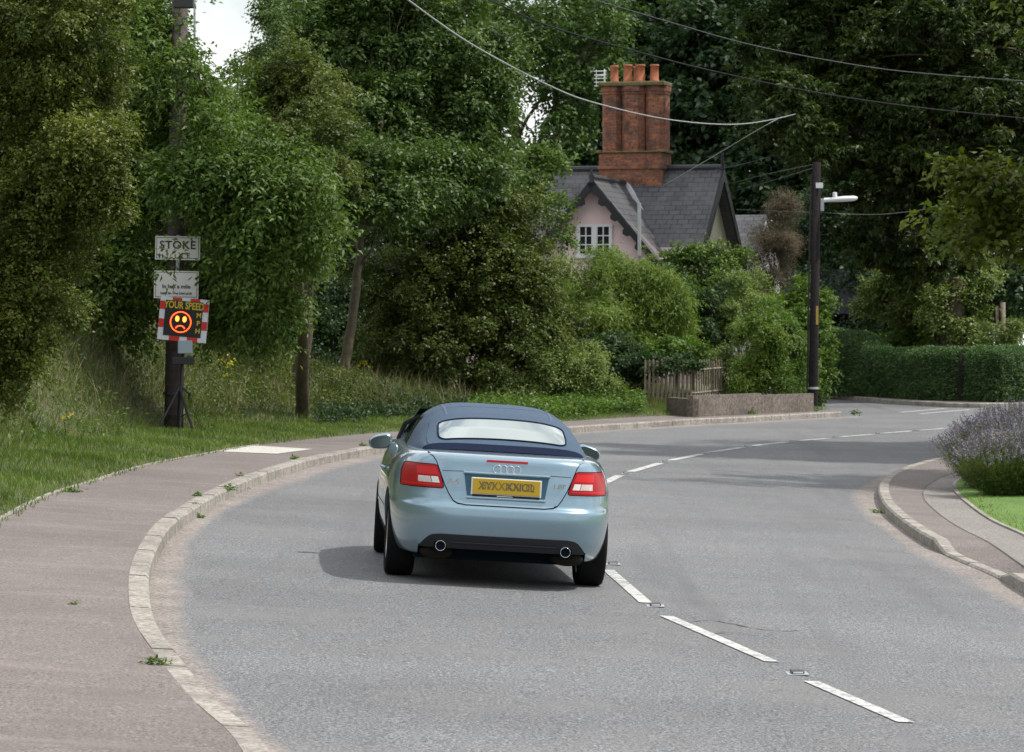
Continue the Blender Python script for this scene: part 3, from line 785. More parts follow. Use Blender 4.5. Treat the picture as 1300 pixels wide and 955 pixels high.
# right side : horse chestnut and friends
def GR(px, D, dz=0.0):
    X = (px - CX) / F * D
    return Vector((X, D, z0(X, D) + DZ + dz))
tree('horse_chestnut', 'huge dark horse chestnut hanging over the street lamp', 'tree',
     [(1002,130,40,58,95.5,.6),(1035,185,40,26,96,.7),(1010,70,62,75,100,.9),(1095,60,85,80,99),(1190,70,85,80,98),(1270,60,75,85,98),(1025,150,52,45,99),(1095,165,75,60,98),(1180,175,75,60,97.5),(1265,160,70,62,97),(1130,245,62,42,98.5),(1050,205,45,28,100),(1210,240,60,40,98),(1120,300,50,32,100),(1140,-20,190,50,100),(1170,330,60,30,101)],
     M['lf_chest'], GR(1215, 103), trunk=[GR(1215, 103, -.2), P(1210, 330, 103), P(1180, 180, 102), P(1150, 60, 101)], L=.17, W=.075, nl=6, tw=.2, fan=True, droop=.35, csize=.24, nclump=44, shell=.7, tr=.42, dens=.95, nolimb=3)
tree('background_tree', 'shadowy tree behind the garden apple tree', 'tree',
     [(1160,330,80,70,112),(1240,340,70,80,111),(1290,320,60,90,108),(1190,400,90,60,113),(1060,300,60,50,124),(1090,260,60,60,122)],
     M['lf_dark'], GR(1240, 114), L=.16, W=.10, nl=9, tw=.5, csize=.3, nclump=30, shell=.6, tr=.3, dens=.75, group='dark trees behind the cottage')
tree('apple_tree', 'spreading grey green apple tree behind the clipped hedge', 'tree',
     [(1120,372,26,26,104.5),(1152,360,34,32,104),(1190,355,40,32,103.5),(1232,375,28,40,103.5),(1200,392,44,38,103),(1155,395,38,26,104),(1222,425,32,30,103.5),(1210,330,24,16,104),(1165,335,24,16,104),(1240,345,18,20,104),(1135,345,20,12,104.5)],
     M['lf_apple'], GR(1193, 104.5), trunk=[GR(1193, 104.5, -.1), P(1195, 440, 104.5), P(1200, 400, 104.3), P(1215, 360, 104)], L=.11, W=.06, nl=9, tw=.28, csize=.30, nclump=24, shell=.5, tr=.14, dens=1.1)
tree('sycamore', 'sycamore outside the right edge whose bright leafy bough reaches in', 'tree',
     [(1262,232,55,26,66),(1300,262,60,34,66),(1215,268,36,12,66.5),(1235,300,36,14,66),(1290,300,40,22,66),(1215,218,26,9,66),
      (1480,260,120,120,64,1.2),(1500,60,170,190,63,1.4),(1640,200,170,220,63,1.2),(1500,-220,190,160,62,1.3),(1700,-180,150,190,62,1.2)],
     M['lf_maple2'], Vector((16.5, 63, z0(12, 63) + .15)), trunk=[Vector((16.5, 63, -.6)), Vector((16.3, 63, 3.0)), Vector((16.0, 63, 8))], L=.17, W=.11, nl=7, tw=.35, droop=.3, csize=.28, nclump=26, shell=.5, tr=.24, dens=.6, limbs=False)
tree('beech_tree', 'beech standing outside the right edge of the view', 'tree',
     [(1790,120,230,190,52,1.2),(1760,-220,220,200,52,1.2),(1950,0,200,240,52,1.2)], M['lf_maple'], Vector((14.5, 53, -.5)), L=.14, W=.09, nl=8, tw=.4, csize=.3, nclump=24, shell=.5, tr=.3, dens=.45)

# ------------------------------------------------------------------ shrubs round the cottage garden
shrub('lime_acacia', 'feathery lime green shrub tree in front of the pink gable', 
      [(745,362,36,30,88),(785,352,36,28,87.5),(830,372,36,32,87.5),(770,400,50,36,87),(815,410,45,32,87),(740,400,25,30,87.5),(850,390,18,26,87),(770,335,18,16,88),(800,430,40,16,87)], M['lf_lime'], B(790, 88.5), cat='small tree',
      trunk=[B(790, 88.5, -.1), P(785, 430, 88), P(778, 385, 88)], L=.13, W=.022, nl=14, tw=.35, droop=.6, csize=.32, nclump=26, shell=.4, dens=.75)
shrub('laurel_shrub', 'glossy deep green laurel right of the feathery lime shrub', [(868,385,34,38,89.5),(895,425,30,36,88.5),(850,430,26,26,89),(905,390,22,30,89)], M['lf_laurel'], B(880, 90.5), L=.11, W=.055, nl=8, tw=.22, csize=.3, nclump=26, shell=.62, dens=.9)
shrub('leafy_shrub', 'mid green leafy shrub under the right end of the cottage roof', [(890,338,34,22,94),(860,350,26,20,94),(925,345,26,22,94),(905,372,36,22,93),(870,325,14,8,94),(935,372,20,22,93)], M['lf_cherry'], B(895, 95), L=.10, W=.055, nl=9, tw=.3, csize=.3, nclump=22, shell=.5, dens=.8)
shrub('olive_shrub', 'fluffy olive green shrub between the laurel and the bright columnar bush', [(938,392,26,32,90),(930,435,24,40,88.5),(960,385,24,22,91),(920,475,18,26,86)], M['lf_apple'], B(938, 90), L=.07, W=.03, nl=12, tw=.25, csize=.3, nclump=22, shell=.5, dens=.85)
shrub('golden_privet', 'bright yellow green columnar bush hanging over the low wall', [(952,450,16,38,84.5),(965,440,20,34,84.5),(948,478,13,18,84),(972,468,16,24,84.3)], M['lf_lime'], B(958, 86), L=.07, W=.032, nl=10, tw=.22, droop=.7, csize=.3, nclump=20, shell=.6, dens=1)
shrub('trailing_shrub', 'pale green arching shrub spilling over the wall left of the lamp post', [(990,430,22,32,85),(990,470,20,26,84.5),(1003,450,16,32,85),(980,410,22,20,86),(1000,487,10,12,83.8)], M['lf_fresh'], B(992, 86.5), L=.09, W=.03, nl=11, tw=.3, droop=.6, csize=.32, nclump=20, shell=.5, dens=.8)
shrub('hazel_shrub', 'loose green hazel growing behind the lamp post', [(1000,382,24,22,93),(1030,385,22,22,93),(1036,430,16,32,92.5),(1015,420,30,40,92.5),(1038,470,15,28,92),(1010,465,24,34,91.5)], M['lf_fresh'], B(1022, 94), L=.10, W=.06, nl=9, tw=.32, csize=.32, nclump=22, shell=.45, dens=.8)
shrub('dead_conifer', 'bare brown twiggy bush right of the cottage', [(985,285,17,26,104),(980,325,20,28,103.5),(968,358,20,20,103),(997,262,10,14,104)], M['lf_brown'], B(975, 105), L=.07, W=.012, nl=12, tw=.4, csize=.4, nclump=24, shell=.3, dens=.8)
shrub('low_laurel', 'rounded bright leaved laurel just above the picket fence', [(860,440,26,12,85.5),(830,442,16,10,85.5),(880,450,16,12,85)], M['lf_fresh'], B(858, 86), L=.10, W=.05, nl=8, tw=.2, csize=.3, nclump=20, shell=.6, dens=1)
shrub('ivy_mound', 'dark ivy mound at the left end of the picket fence', [(784,478,27,30,82.5),(760,470,26,26,83.5),(800,482,12,24,82.4),(745,445,30,20,85),(780,450,40,10,83),(840,463,40,7,82)], M['lf_laurel'], B(785, 84), L=.085, W=.055, nl=8, tw=.2, csize=.3, nclump=26, shell=.66, dens=1)
shrub('berberis', 'wide fluffy olive green bush beyond the car roof', [(668,475,40,34,79),(712,470,38,30,79.5),(745,492,30,22,79.5),(640,495,26,24,78.5),(690,450,36,18,80),(735,462,22,20,80.5)], M['lf_apple'], B(690, 81), L=.075, W=.030, nl=11, tw=.28, csize=.3, nclump=30, shell=.55, dens=.9)
shrub('snowberry_bush', 'bright leaved shrub behind the hedge left of the apple trunk', [(1150,428,28,22,104.5),(1172,418,14,14,104.8),(1135,440,16,12,104)], M['lf_fresh'], GR(1150, 105), L=.13, W=.08, nl=8, tw=.25, csize=.32, nclump=22, shell=.5, dens=.9)
shrub('box_bush', 'small light green bush peeping over the hedge by the dark barn', [(1106,438,20,11,108),(1092,440,12,7,108)], M['lf_lime'], GR(1106, 109), L=.09, W=.05, nl=8, tw=.2, csize=.32, nclump=18, shell=.5, dens=1)
shrub('elder_bush', 'greyish shrub with thin leaves right of the apple tree', [(1262,430,22,28,102),(1285,442,20,16,102),(1245,448,18,12,101.5)], M['lf_apple'], GR(1262, 103), L=.09, W=.04, nl=9, tw=.3, csize=.34, nclump=16, shell=.4, dens=.6)

hb = [G(1040, 515), G(1052, 515.5), G(1085, 514), G(1150, 517), G(1236, 519)]
def off_line(pts, d):
    pl = [flat(p) for p in pts]; T = tangents(pl); return [p + Vector((-t.y, t.x, 0)) * d for p, t in zip(pl, T)]
hp = [h for h in offs(HLs, 1.75)]
hpx = [CX + p.x / p.y * F for p in hp]
h1 = [flat(P(1048, 0, 104)), flat(P(1085, 0, 101.6)), flat(P(1150, 0, 97.2)), flat(P(1195, 0, 94.6)), flat(P(1236, 0, 93))]; h2 = [p for p, x in zip(hp, hpx) if 1246 < x < 1420][::6]
hedge('clipped_hedge', 'long clipped hedge with a dipping top left of the gap', h1, 1.2, lambda f: 1.72 - .55 * sstep(.12, .55, f) + .10 * sstep(.6, 1, f), M['lf_hedge'], L=.05, W=.028, group='clipped hedges along the far kerb')
hedge('clipped_hedge', 'flat topped clipped hedge right of the gap at the frame edge', h2, 1.2, lambda f: 1.27, M['lf_hedge'], L=.05, W=.028, group='clipped hedges along the far kerb')

# lavender
def lavender(px, py, r, h, n, label):
    b = G(px, py, DZ + .03); e = empty('lavender_bush', b, label=label, cat='lavender', group='lavender along the right footway')
    a = rng.uniform(0, 2 * math.pi, n); q = rng.uniform(0, 1, n) ** .5
    base = np.stack([np.cos(a) * q * r * .45, np.sin(a) * q * r * .45, np.full(n, 0.0)], 1)
    lean = np.stack([np.cos(a) * q, np.sin(a) * q, np.zeros(n)], 1) * r * 1.0
    hh = h * (1.0 - .35 * q ** 2) * rng.uniform(.72, 1.08, n)
    tip = base + lean * rng.uniform(.7, 1.1, (n, 1)) + np.stack([np.zeros(n), np.zeros(n), hh], 1)
    up = tip - base
    # stems with leaves : foliage sprays along the lower 70 %
    t = rng.uniform(.05, .72, (n * 4,)); k = np.repeat(np.arange(n), 4)
    p = base[k] + up[k] * t[:, None]
    d = norm(up[k] + rng.normal(size=(len(k), 3)) * .22)
    V, Fq, T = leaves_from_sprays(p, d, 7, .07, .006, .10, .02, False, None)
    np_mesh('foliage', V, Fq, M['lf_lav'], e, {'tint': T})
    # spikes
    k = rng.choice(n, int(n * .62), replace=False)
    dd = norm(up[k] + rng.normal(size=(len(k), 3)) * .12)
    V, Fq, T = leaves_from_sprays(tip[k] - dd * .05, dd, 14, .022, .012, .085, .0, False, None)
    np_mesh('flower_spikes', V, Fq, M['fl_lav'], e, {'tint': T})
    w = .0018
    s = norm(np.cross(dd, rng.normal(size=dd.shape))) * w
    b0 = base[k] + up[k] * .6
    V = np.stack([b0 - s, b0 + s, tip[k] + s, tip[k] - s], 1).reshape(-1, 3)
    np_mesh('stems', V, np.arange(len(V)).reshape(-1, 4), M['lf_lav'], e, {'tint': np.full(len(k), .9)})
lavender(1262, 622, .58, .95, 1500, 'lavender clump nearest the kerb nose')
lavender(1276, 632, .50, .85, 1100, 'lavender clump at the front corner of the lawn')
lavender(1302, 622, .68, 1.12, 1600, 'taller lavender clump cut by the right edge of the frame')
lavender(1330, 634, .7, 1.1, 1200, 'lavender clump mostly beyond the right edge of the frame')
lavender(1282, 608, .6, 1.05, 1300, 'lavender clump at the back of the bed')
# lawn blades
n = 26000
xx = rng.uniform(3.5, 9.5, n); yy = rng.uniform(24, 47, n)
mka = np.array([[p.x, p.y] for p in mk]); mkb = mka[mka[:, 1] < 47.5]; bx = np.interp(yy, mkb[:, 1], mkb[:, 0])
kk = xx > bx + .05
pts = np.array([[a, b, z0(a, b) + DZ + .03] for a, b in zip(xx[kk], yy[kk])])
tag(blades('lawn_grass', pts, .05, .008, .4, M['grass_g'], tint=clump_tint(pts, 2) * .6 + .4), kind='stuff')

# ------------------------------------------------------------------ cottage
def brick_mat(name, c1, c2, mort, sc):
    m, nt, b = newmat(name)
    tc = N(nt, 'ShaderNodeTexCoord').outputs['Object']
    mp = N(nt, 'ShaderNodeMapping'); nt.links.new(tc, mp.inputs['Vector'])
    mp.inputs['Rotation'].default_value = (R(90), 0, 0)
    br = N(nt, 'ShaderNodeTexBrick'); br.inputs['Scale'].default_value = sc; br.inputs['Mortar Size'].default_value = .03
    br.inputs['Brick Width'].default_value = .5; br.inputs['Row Height'].default_value = .18; br.inputs['Bias'].default_value = -.1
    br.inputs['Color1'].default_value = c4(c1); br.inputs['Color2'].default_value = c4(c2); br.inputs['Mortar'].default_value = c4(mort)
    nt.links.new(mp.outputs['Vector'], br.inputs['Vector'])
    n1 = noise(nt, tc, 2.2, 6, .7); n2 = noise(nt, tc, 11, 3, .7)
    c = mixc(nt, rampf(nt, n2, [(.52, (0,0,0)), (.66, (.9,.9,.9))]), br.outputs['Color'], (.09,.035,.025))
    c = mixc(nt, rampf(nt, n1, [(.46, (0,0,0)), (.66, (.85,.85,.85))]), c, (.06,.04,.032))
    nt.links.new(c, b.inputs['Base Color']); b.inputs['Roughness'].default_value = .9
    bp = N(nt, 'ShaderNodeBump'); bp.inputs['Strength'].default_value = .6; bp.inputs['Distance'].default_value = .01
    nt.links.new(br.outputs['Fac'], bp.inputs['Height']); bp.invert = True; nt.links.new(bp.outputs['Normal'], b.inputs['Normal'])
    return m
M['brick'] = brick_mat('red_brick', (.40,.125,.05), (.20,.065,.038), (.17,.13,.10), 2.3)
def slate_mat():
    m, nt, b = newmat('slate')
    tc = N(nt, 'ShaderNodeTexCoord').outputs['UV']
    br = N(nt, 'ShaderNodeTexBrick'); br.inputs['Scale'].default_value = 1.0; br.inputs['Mortar Size'].default_value = .012
    br.inputs['Brick Width'].default_value = .30; br.inputs['Row Height'].default_value = .20
    br.inputs['Color1'].default_value = (.085,.088,.10,1); br.inputs['Color2'].default_value = (.05,.053,.062,1); br.inputs['Mortar'].default_value = (.015,.015,.018,1)
    nt.links.new(tc, br.inputs['Vector'])
    n1 = noise(nt, tc, .9, 6, .7)
    c = mixc(nt, rampf(nt, n1, [(.45, (0,0,0)), (.7, (.75,.75,.75))]), br.outputs['Color'], (.13,.13,.125))
    n3 = noise(nt, tc, 3.5, 4, .7)
    c = mixc(nt, rampf(nt, n3, [(.62, (0,0,0)), (.72, (.6,.6,.6))]), c, (.11,.105,.07))
    nt.links.new(c, b.inputs['Base Color']); b.inputs['Roughness'].default_value = .55
    bp = N(nt, 'ShaderNodeBump'); bp.inputs['Strength'].default_value = .7; bp.inputs['Distance'].default_value = .015; bp.invert = True
    nt.links.new(br.outputs['Fac'], bp.inputs['Height']); nt.links.new(bp.outputs['Normal'], b.inputs['Normal'])
    return m
M['slate'] = slate_mat()
M['pink'] = plain('pink_render', (.80,.61,.61), .9, var=.10, vscale=1.6, bump=.25)
M['cream'] = plain('cream_render', (.60,.57,.43), .9, var=.1, vscale=1.5, bump=.25)
M['lead'] = plain('lead', (.50,.52,.56), .5, var=.15, vscale=3)
M['terra'] = plain('terracotta', (.38,.13,.065), .85, var=.3, vscale=6)
M['winglass'] = plain('window_glass', (.02,.025,.03), .06, spec=.8)
M['whitewash'] = plain('white_joinery', (.72,.72,.72), .5, var=.06)
M['black_paint'] = plain('black_joinery', (.012,.013,.016), .6)
M['lichen'] = plain('lichen_stone', (.14,.12,.055), .95, var=.5, vscale=7, bump=.5)
def slab_quad(mb_uv, a, b, c, d, th, m=0):
    """roof slope quad a,b (eave) c,d (ridge) with thickness th ; records uv in metres"""
    a, b, c, d = map(Vector, (a, b, c, d)); n = (b - a).cross(d - a).normalized()
    mb_uv.append((a, b, c, d, n * th, m))
def build_roof(name, quads, mat, parent):
    bm = bmesh.new(); uv = bm.loops.layers.uv.new('UVMap')
    for a, b, c, d, t, m in quads:
        vs = [bm.verts.new(p) for p in (a, b, c, d, a - t, b - t, c - t, d - t)]
        ex = (b - a).normalized(); ey = (d - a) - ex * (d - a).dot(ex); ey.normalize()
        for f in ((0,1,2,3), (7,6,5,4), (0,4,5,1), (1,5,6,2), (2,6,7,3), (3,7,4,0)):
            fc = bm.faces.new([vs[i] for i in f])
            for lp in fc.loops:
                q = lp.vert.co - a; lp[uv].uv = (q.dot(ex), q.dot(ey))
    me = bpy.data.meshes.new(name); bm.to_mesh(me); bm.free(); me.materials.append(mat)
    o = bpy.data.objects.new(name, me); link(o, parent); return o
PHI = R(15)
O = P(755, 455, 97); O.z = .75
cot = empty('cottage', O, (0, 0, -PHI), label='pink rendered slate roofed cottage with a tall clustered brick chimney', cat='cottage')
ZR, ZE, AP, GE = 5.80, 3.50, 5.36, 3.26     # ridge, main eave, gable apex, gable eave (above the base)
XR, XL = 2.3, -5.0
DPT = 6.9
# walls
mb = MB()
mb.add([(-1.75,0,0),(1.75,0,0),(1.75,0,GE+.15),(0,0,AP-.12),(-1.75,0,GE+.15)], [(0,1,2,3,4)])
mb.add([(1.75,0,0),(1.75,1.6,0),(1.75,1.6,GE+.1),(1.75,0,GE+.1)], [(0,1,2,3)]); mb.add([(-1.75,0,0),(-1.75,1.6,0),(-1.75,1.6,GE+.1),(-1.75,0,GE+.1)], [(0,3,2,1)])
mb.build('gable_wall', M['pink'], cot)
mb = MB(); mb.box(XL, XR - .01, 1.2, 6.6, 0, ZE + .1); mb.build('wall', M['pink'], cot)
mb = MB(); mb.add([(XR,1.2,0),(XR,6.6,0),(XR,6.6,ZE),(XR,3.9,ZR-.12),(XR,1.2,ZE)], [(0,1,2,3,4)]); w2 = mb.build('end_wall', M['cream'], cot); w2['label'] = 'cream rendered end wall'
q = []
EO, VO = .35, .30
def slope_z(y): return ZR - (3.9 - y) * (ZR - ZE) / (3.9 - 1.2)
slab_quad(q, (XL-VO, 1.2-EO, slope_z(1.2-EO)), (XR+VO, 1.2-EO, slope_z(1.2-EO)), (XR+VO, 3.9, ZR), (XL-VO, 3.9, ZR), .10)
slab_quad(q, (XR+VO, 6.6+EO, slope_z(1.2-EO)), (XL-VO, 6.6+EO, slope_z(1.2-EO)), (XL-VO, 3.9, ZR), (XR+VO, 3.9, ZR), .10)
build_roof('roof', q, M['slate'], cot)
q = []
gy = .0 - .35
gs = (AP - GE) / 1.75
def gz(x): return AP - abs(x) * gs
yj = lambda z: 3.9 - (ZR - z) * (3.9 - 1.2) / (ZR - ZE) + .12   # y where main slope reaches z
xe = 2.05; ze = gz(xe)
slab_quad(q, (xe, gy, ze), (xe, max(1.0, yj(ze)), ze), (0, yj(AP), AP + .03), (0, gy, AP + .03), .09)
slab_quad(q, (-xe, max(1.0, yj(ze)), ze), (-xe, gy, ze), (0, gy, AP + .03), (0, yj(AP), AP + .03), .09)
build_roof('gable_roof', q, M['slate'], cot)
# valley lead
mb = MB(); up = Vector((0, -.06, .07))
for sx in (1, -1):
    mb.tube([Vector((0.02*sx, yj(AP), AP)) + up, Vector((xe*sx, max(1.0, yj(ze)), ze)) + up], [.075, .075], 5)
mb.build('valley_flashing', M['lead'], cot)
# ridge tiles
mb = MB(); mb.tube([(XL-VO, 3.9, ZR+.02), (XR+VO, 3.9, ZR+.02)], .09, 8); mb.tube([(0, gy, AP+.05), (0, yj(AP), AP+.05)], .08, 8)
mb.build('ridge_tiles', M['slate'], cot)
# bargeboards with scalloped brackets
mb = MB()
for sx in (1, -1):
    a = Vector((0, gy, AP - .02)); b = Vector((xe * sx, gy, ze - .02)); t = (b - a).normalized(); n = Vector((t.z * sx, 0, -t.x * sx)); n = n if n.z < 0 else -n
    pr = [a, b, b + n * .13, a + n * .17]
    mb.add([p + Vector((0, -.02, 0)) for p in pr] + [p + Vector((0, .04, 0)) for p in pr], [(0,1,2,3),(7,6,5,4),(0,4,5,1),(1,5,6,2),(2,6,7,3),(3,7,4,0)])
    L = (b - a).length
    for k in range(5):      # decorative hanging brackets
        c = a + t * (L * (.2 + .16 * k)) + n * .12
        pr = [c - t * .13, c + t * .13, c + t * .08 + n * .11, c - t * .04 + n * .15, c - t * .11 + n * .09]
        mb.add([p + Vector((0, -.015, 0)) for p in pr] + [p + Vector((0, .03, 0)) for p in pr], [(0,1,2,3,4),(9,8,7,6,5),(0,5,6,1),(1,6,7,2),(2,7,8,3),(3,8,9,4),(4,9,5,0)])
mb.tube([(0, gy-.01, AP-.1), (0, gy-.01, AP+.32)], [.05, .03], 6)
mb.build('bargeboard', M['black_paint'], cot)
mb = MB()
for sy in (1, -1):
    a = Vector((XR+VO+.01, 3.9, ZR)); b = Vector((XR+VO+.01, 3.9 - sy * (2.7 + EO), slope_z(1.2-EO))); t = (b - a).normalized(); n = Vector((0, 0, -1))
    pr = [a, b, b + n * .28, a + n * .34]
    mb.add([p + Vector((.0, 0, 0)) for p in pr] + [p + Vector((.05, 0, 0)) for p in pr], [(0,1,2,3),(7,6,5,4),(0,4,5,1),(1,5,6,2),(2,6,7,3),(3,7,4,0)])
mb.tube([(XR+VO, 3.9, ZR), (XR+VO, 3.9, ZR+.45)], [.06, .03], 6)
mb.build('end_bargeboard', M['black_paint'], cot)
# windows
def window(parent, x0, x1, zb, zt, y, cols, rowsn, axis='x', sgn=-1):
    """casement pair set in wall plane ; axis x: lies in the xz plane at y ; axis y: yz plane at x=y"""
    fr = MB(); gl = MB()
    def bx(mbx, a0, a1, b0, b1, c0, c1):
        if axis == 'x': mbx.box(a0, a1, y + sgn * c1 if sgn < 0 else y + c0, y + sgn * c0 if sgn < 0 else y + c1, b0, b1)
        else: mbx.box(y + c0, y + c1, a0, a1, b0, b1)
    t = .06
    bx(fr, x0 - t, x0, zb - t, zt + t, 0, .05); bx(fr, x1, x1 + t, zb - t, zt + t, 0, .05)
    bx(fr, x0, x1, zt, zt + t, 0, .05); bx(fr, x0, x1, zb - t, zb, 0, .05)
    xm = (x0 + x1) / 2; bx(fr, xm - .05, xm + .05, zb, zt, 0, .055)
    for s in (0, 1):
        a, b = (x0, xm - .05) if s == 0 else (xm + .05, x1)
        for k in range(1, cols): u = a + (b - a) * k / cols; bx(fr, u - .014, u + .014, zb, zt, .005, .035)
        for k in range(1, rowsn): u = zb + (zt - zb) * k / rowsn; bx(fr, a, b, u - .014, u + .014, .006, .034)
        bx(fr, a, a + .03, zb, zt, .004, .042); bx(fr, b - .03, b, zb, zt, .004, .042)
    bx(gl, x0, x1, zb, zt, -.02, .004)
    w = fr.build('window', M['whitewash'], parent)
    gl.build('pane', M['winglass'], w)
    sl = MB(); bx(sl, x0 - .1, x1 + .1, zb - .12, zb - .061, 0, .10); sl.build('sill', M['whitewash'], w)
window(cot, -.42, .42, 3.42, 4.12, -.002, 2, 3)
window(cot, 3.6, 4.5, 3.0, 3.75, XR + .002, 1, 3, axis='y', sgn=1)
# vent pipe
mb = MB(); mb.tube([(1.32, -.09, 0), (1.32, -.09, 3.0), (1.30, -.42, 3.35), (1.30, -.45, 4.72)], .05, 8); mb.build('vent_pipe', M['galv'], cot)
# chimney
ch = MB(); cx = .18; cy = 3.9
ch.box(cx-.95, cx+.95, cy-.55, cy+.55, ZR-.9, ZR+.42)
ch.box(cx-.99, cx+.99, cy-.59, cy+.59, ZR-.02, ZR+.06)
chim = ch.build('chimney', M['brick'], cot, bevel=.01)
for x0_, x1_ in ((-.93, -.35), (-.335, .345), (.36, .95)):
    sh = MB(); cxx = cx + (x0_ + x1_) / 2; w = (x1_ - x0_) / 2
    yy_ = .42 if abs(x0_) < .5 and x0_ < 0 < x1_ else .36
    poly = [(-w, -yy_ * .55), (-w * .55, -yy_), (w * .55, -yy_), (w, -yy_ * .55), (w, yy_), (-w, yy_)]
    def ringp(zz, g=0): return [Vector((cxx + px_ * (1 + g), cy + py_ * (1 + g), zz)) for px_, py_ in poly]
    zs = [(ZR+.42, .03), (ZR+.50, 0), (ZR+2.0, 0), (ZR+2.03, .06), (ZR+2.09, .06), (ZR+2.10, .13), (ZR+2.24, .13)]
    sh.grid([ringp(z, g) for z, g in zs], closed=True); sh.add(ringp(ZR+2.24, .13), [tuple(range(6))])
    sh.build('chimney_shaft', M['brick'], chim)
sh = MB(); sh.box(cx-1.0, cx+1.0, cy-.5, cy+.5, ZR+2.243, ZR+2.36); sh.build('chimney_cap', M['lichen'], chim, bevel=.03)
sh = MB(); sh.box(cx-1.04, cx-.86, cy-.62, cy+.5, ZR+.423, ZR+.50); sh.box(cx+.86, cx+1.04, cy-.62, cy+.5, ZR+.423, ZR+.50); sh.box(cx-.84, cx+.84, cy-.61, cy-.45, ZR+.423, ZR+.47); sh.build('chimney_offset', M['lichen'], chim, bevel=.02)
for px_, dy, r, hh in ((-.62, 0, .115, .47), (-.18, -.15, .125, .48), (-.0, .2, .09, .45), (.18, -.1, .135, .48), (.58, 0, .125, .48)):
    sh = MB(); x = cx + px_; zb = ZR + 2.36
    sh.tube([(x, cy+dy, zb), (x, cy+dy, zb+.05), (x, cy+dy, zb+.06), (x, cy+dy, zb+hh-.06), (x, cy+dy, zb+hh-.05), (x, cy+dy, zb+hh)], [r*1.12, r*1.12, r, r*.94, r*1.05, r*1.05], 14)
    sh.build('chimney_pot', M['terra'], chim, smooth=True); 
chim.scale = (.93, 1, 1); chim.location = (cx * .07, 0, 0)
sh = MB(); x = cx - .86
sh.tube([(x, cy, ZR+1.6), (x, cy, ZR+2.75)], .018, 6); sh.tube([(x-.25, cy, ZR+2.55), (x+.05, cy-.3, ZR+2.55)], .012, 5)
for k in range(5):
    zz = ZR + 2.28 + k * .10
    sh.tube([(x-.26, cy-.1, zz), (x+.10, cy-.16, zz)], .012, 5)
for u in (-.2, .05): sh.tube([(x+u, cy-.12, ZR+2.25), (x+u, cy-.12, ZR+2.72)], .009, 5)
sh.build('television_aerial', M['white_paint'], cot)
# small rear wing seen past the right end
wg = empty('rear_cottage', Vector(((943-CX)/F*112, 112, 1.0)), (0, 0, -R(20)), label='small slate roofed white building glimpsed right of the pink cottage', cat='house')
mb = MB(); mb.box(-3, .30, 0, 3, 0, 3.35); mb.build('wall', M['whitewash'], wg)
q = []; slab_quad(q, (-3.2, -.3, 3.3), (.45, -.3, 3.3), (.30, 1.5, 4.75), (-3.2, 1.5, 4.75), .08); slab_quad(q, (.45, 3.3, 3.3), (-3.2, 3.3, 3.3), (-3.2, 1.5, 4.75), (.30, 1.5, 4.75), .08)
build_roof('roof', q, M['slate'], wg)
mb = MB(); mb.add([(.30,0,3.3),(.30,3,3.3),(.30,1.5,4.6)], [(0,1,2)]); mb.build('gable_end', M['whitewash'], wg)
window(wg, -.22, .14, 2.05, 3.15, -.004, 1, 3)
# black barn
bn = empty('black_barn', Vector(((1085-CX)/F*118, 118, .3)), (0, 0, R(-6)), label='black weatherboarded barn in deep shade behind the hedge', cat='barn')
M['barn_boards'] = plain('black_boards', (.008,.009,.012), .95, var=.3, vscale=2, spec=.1)
mb = MB(); mb.box(-2.6, 2.6, .0, 5, 0, 2.55); mb.build('wall', M['barn_boards'], bn)
q = []; slab_quad(q, (-2.9, -.4, 2.45), (2.9, -.4, 2.45), (2.9, 2.5, 3.9), (-2.9, 2.5, 3.9), .08); slab_quad(q, (2.9, 5.4, 2.45), (-2.9, 5.4, 2.45), (-2.9, 2.5, 3.9), (2.9, 2.5, 3.9), .08)
build_roof('roof', q, M['barn_boards'], bn)
# white goalpost rail
g0 = Vector(((1062-CX)/F*107, 107, .3)); ra = empty('white_rail', g0, label='white painted rail on posts beside the dark barn', cat='rail')
zt = CH + (HY - 429) / F * 107 - .3
mb = MB(); mb.box(-.45, .32, -.04, .04, zt - .09, zt); mb.build('rail', M['whitewash'], ra, bevel=.01)
mb = MB(); mb.box(.235, .32, -.035, .035, -.2, zt - .091); mb.build('post', M['whitewash'], ra)
mb = MB(); mb.box(-.45, -.365, -.035, .035, -.2, zt - .091); mb.build('post', M['whitewash'], ra)
# grey post right
gp = Vector(((1273-CX)/F*103, 103, .3)); mb = MB(); zt = CH + (HY-384)/F*103 - .3
mb.tube([(0,0,-.2), (0,0,zt)], [.09, .075], 10); mb.tube([(-.16,.05,-.2), (-.15,.05,zt-.1)], [.05,.05], 8)
o = mb.build('garden_post', M['wood_grey'], None, smooth=True); o.location = gp; tag(o, 'grey weathered post under the trees right of the apple tree', 'post')

# ------------------------------------------------------------------ low wall and picket fence
M['wallconc'] = surface('garden_wall', (.165,.135,.113), (.10,.082,.07), (.25,.215,.18), 16, .3, .9, .9, .6, stain=((.085,.075,.06), 1.6, .5, .75))
wa, wb_, wc = flat(G(846, 526.5, DZ)), flat(G(880, 529.5, DZ)), flat(G(1033, 522.5, DZ))
def wall_seg(mb, a, b, h, th):
    t = (b - a).normalized(); n = Vector((-t.y, t.x, 0)) * th
    vs = []
    for q_ in (a, b, b + n, a + n): vs.append(onz(q_, 0)); 
    top = [v + Vector((0, 0, h + DZ)) for v in vs]
    mb.add(vs + top, [(3,2,1,0),(4,5,6,7),(0,1,5,4),(1,2,6,5),(2,3,7,6),(3,0,4,7)])
lw = empty('garden_wall', onz(wb_, DZ), label='low brown concrete retaining wall in front of the garden', cat='wall')
def rebase(mb, o): mb.v = [tuple(Vector(v) - o) for v in mb.v]
o_ = onz(wb_, DZ)
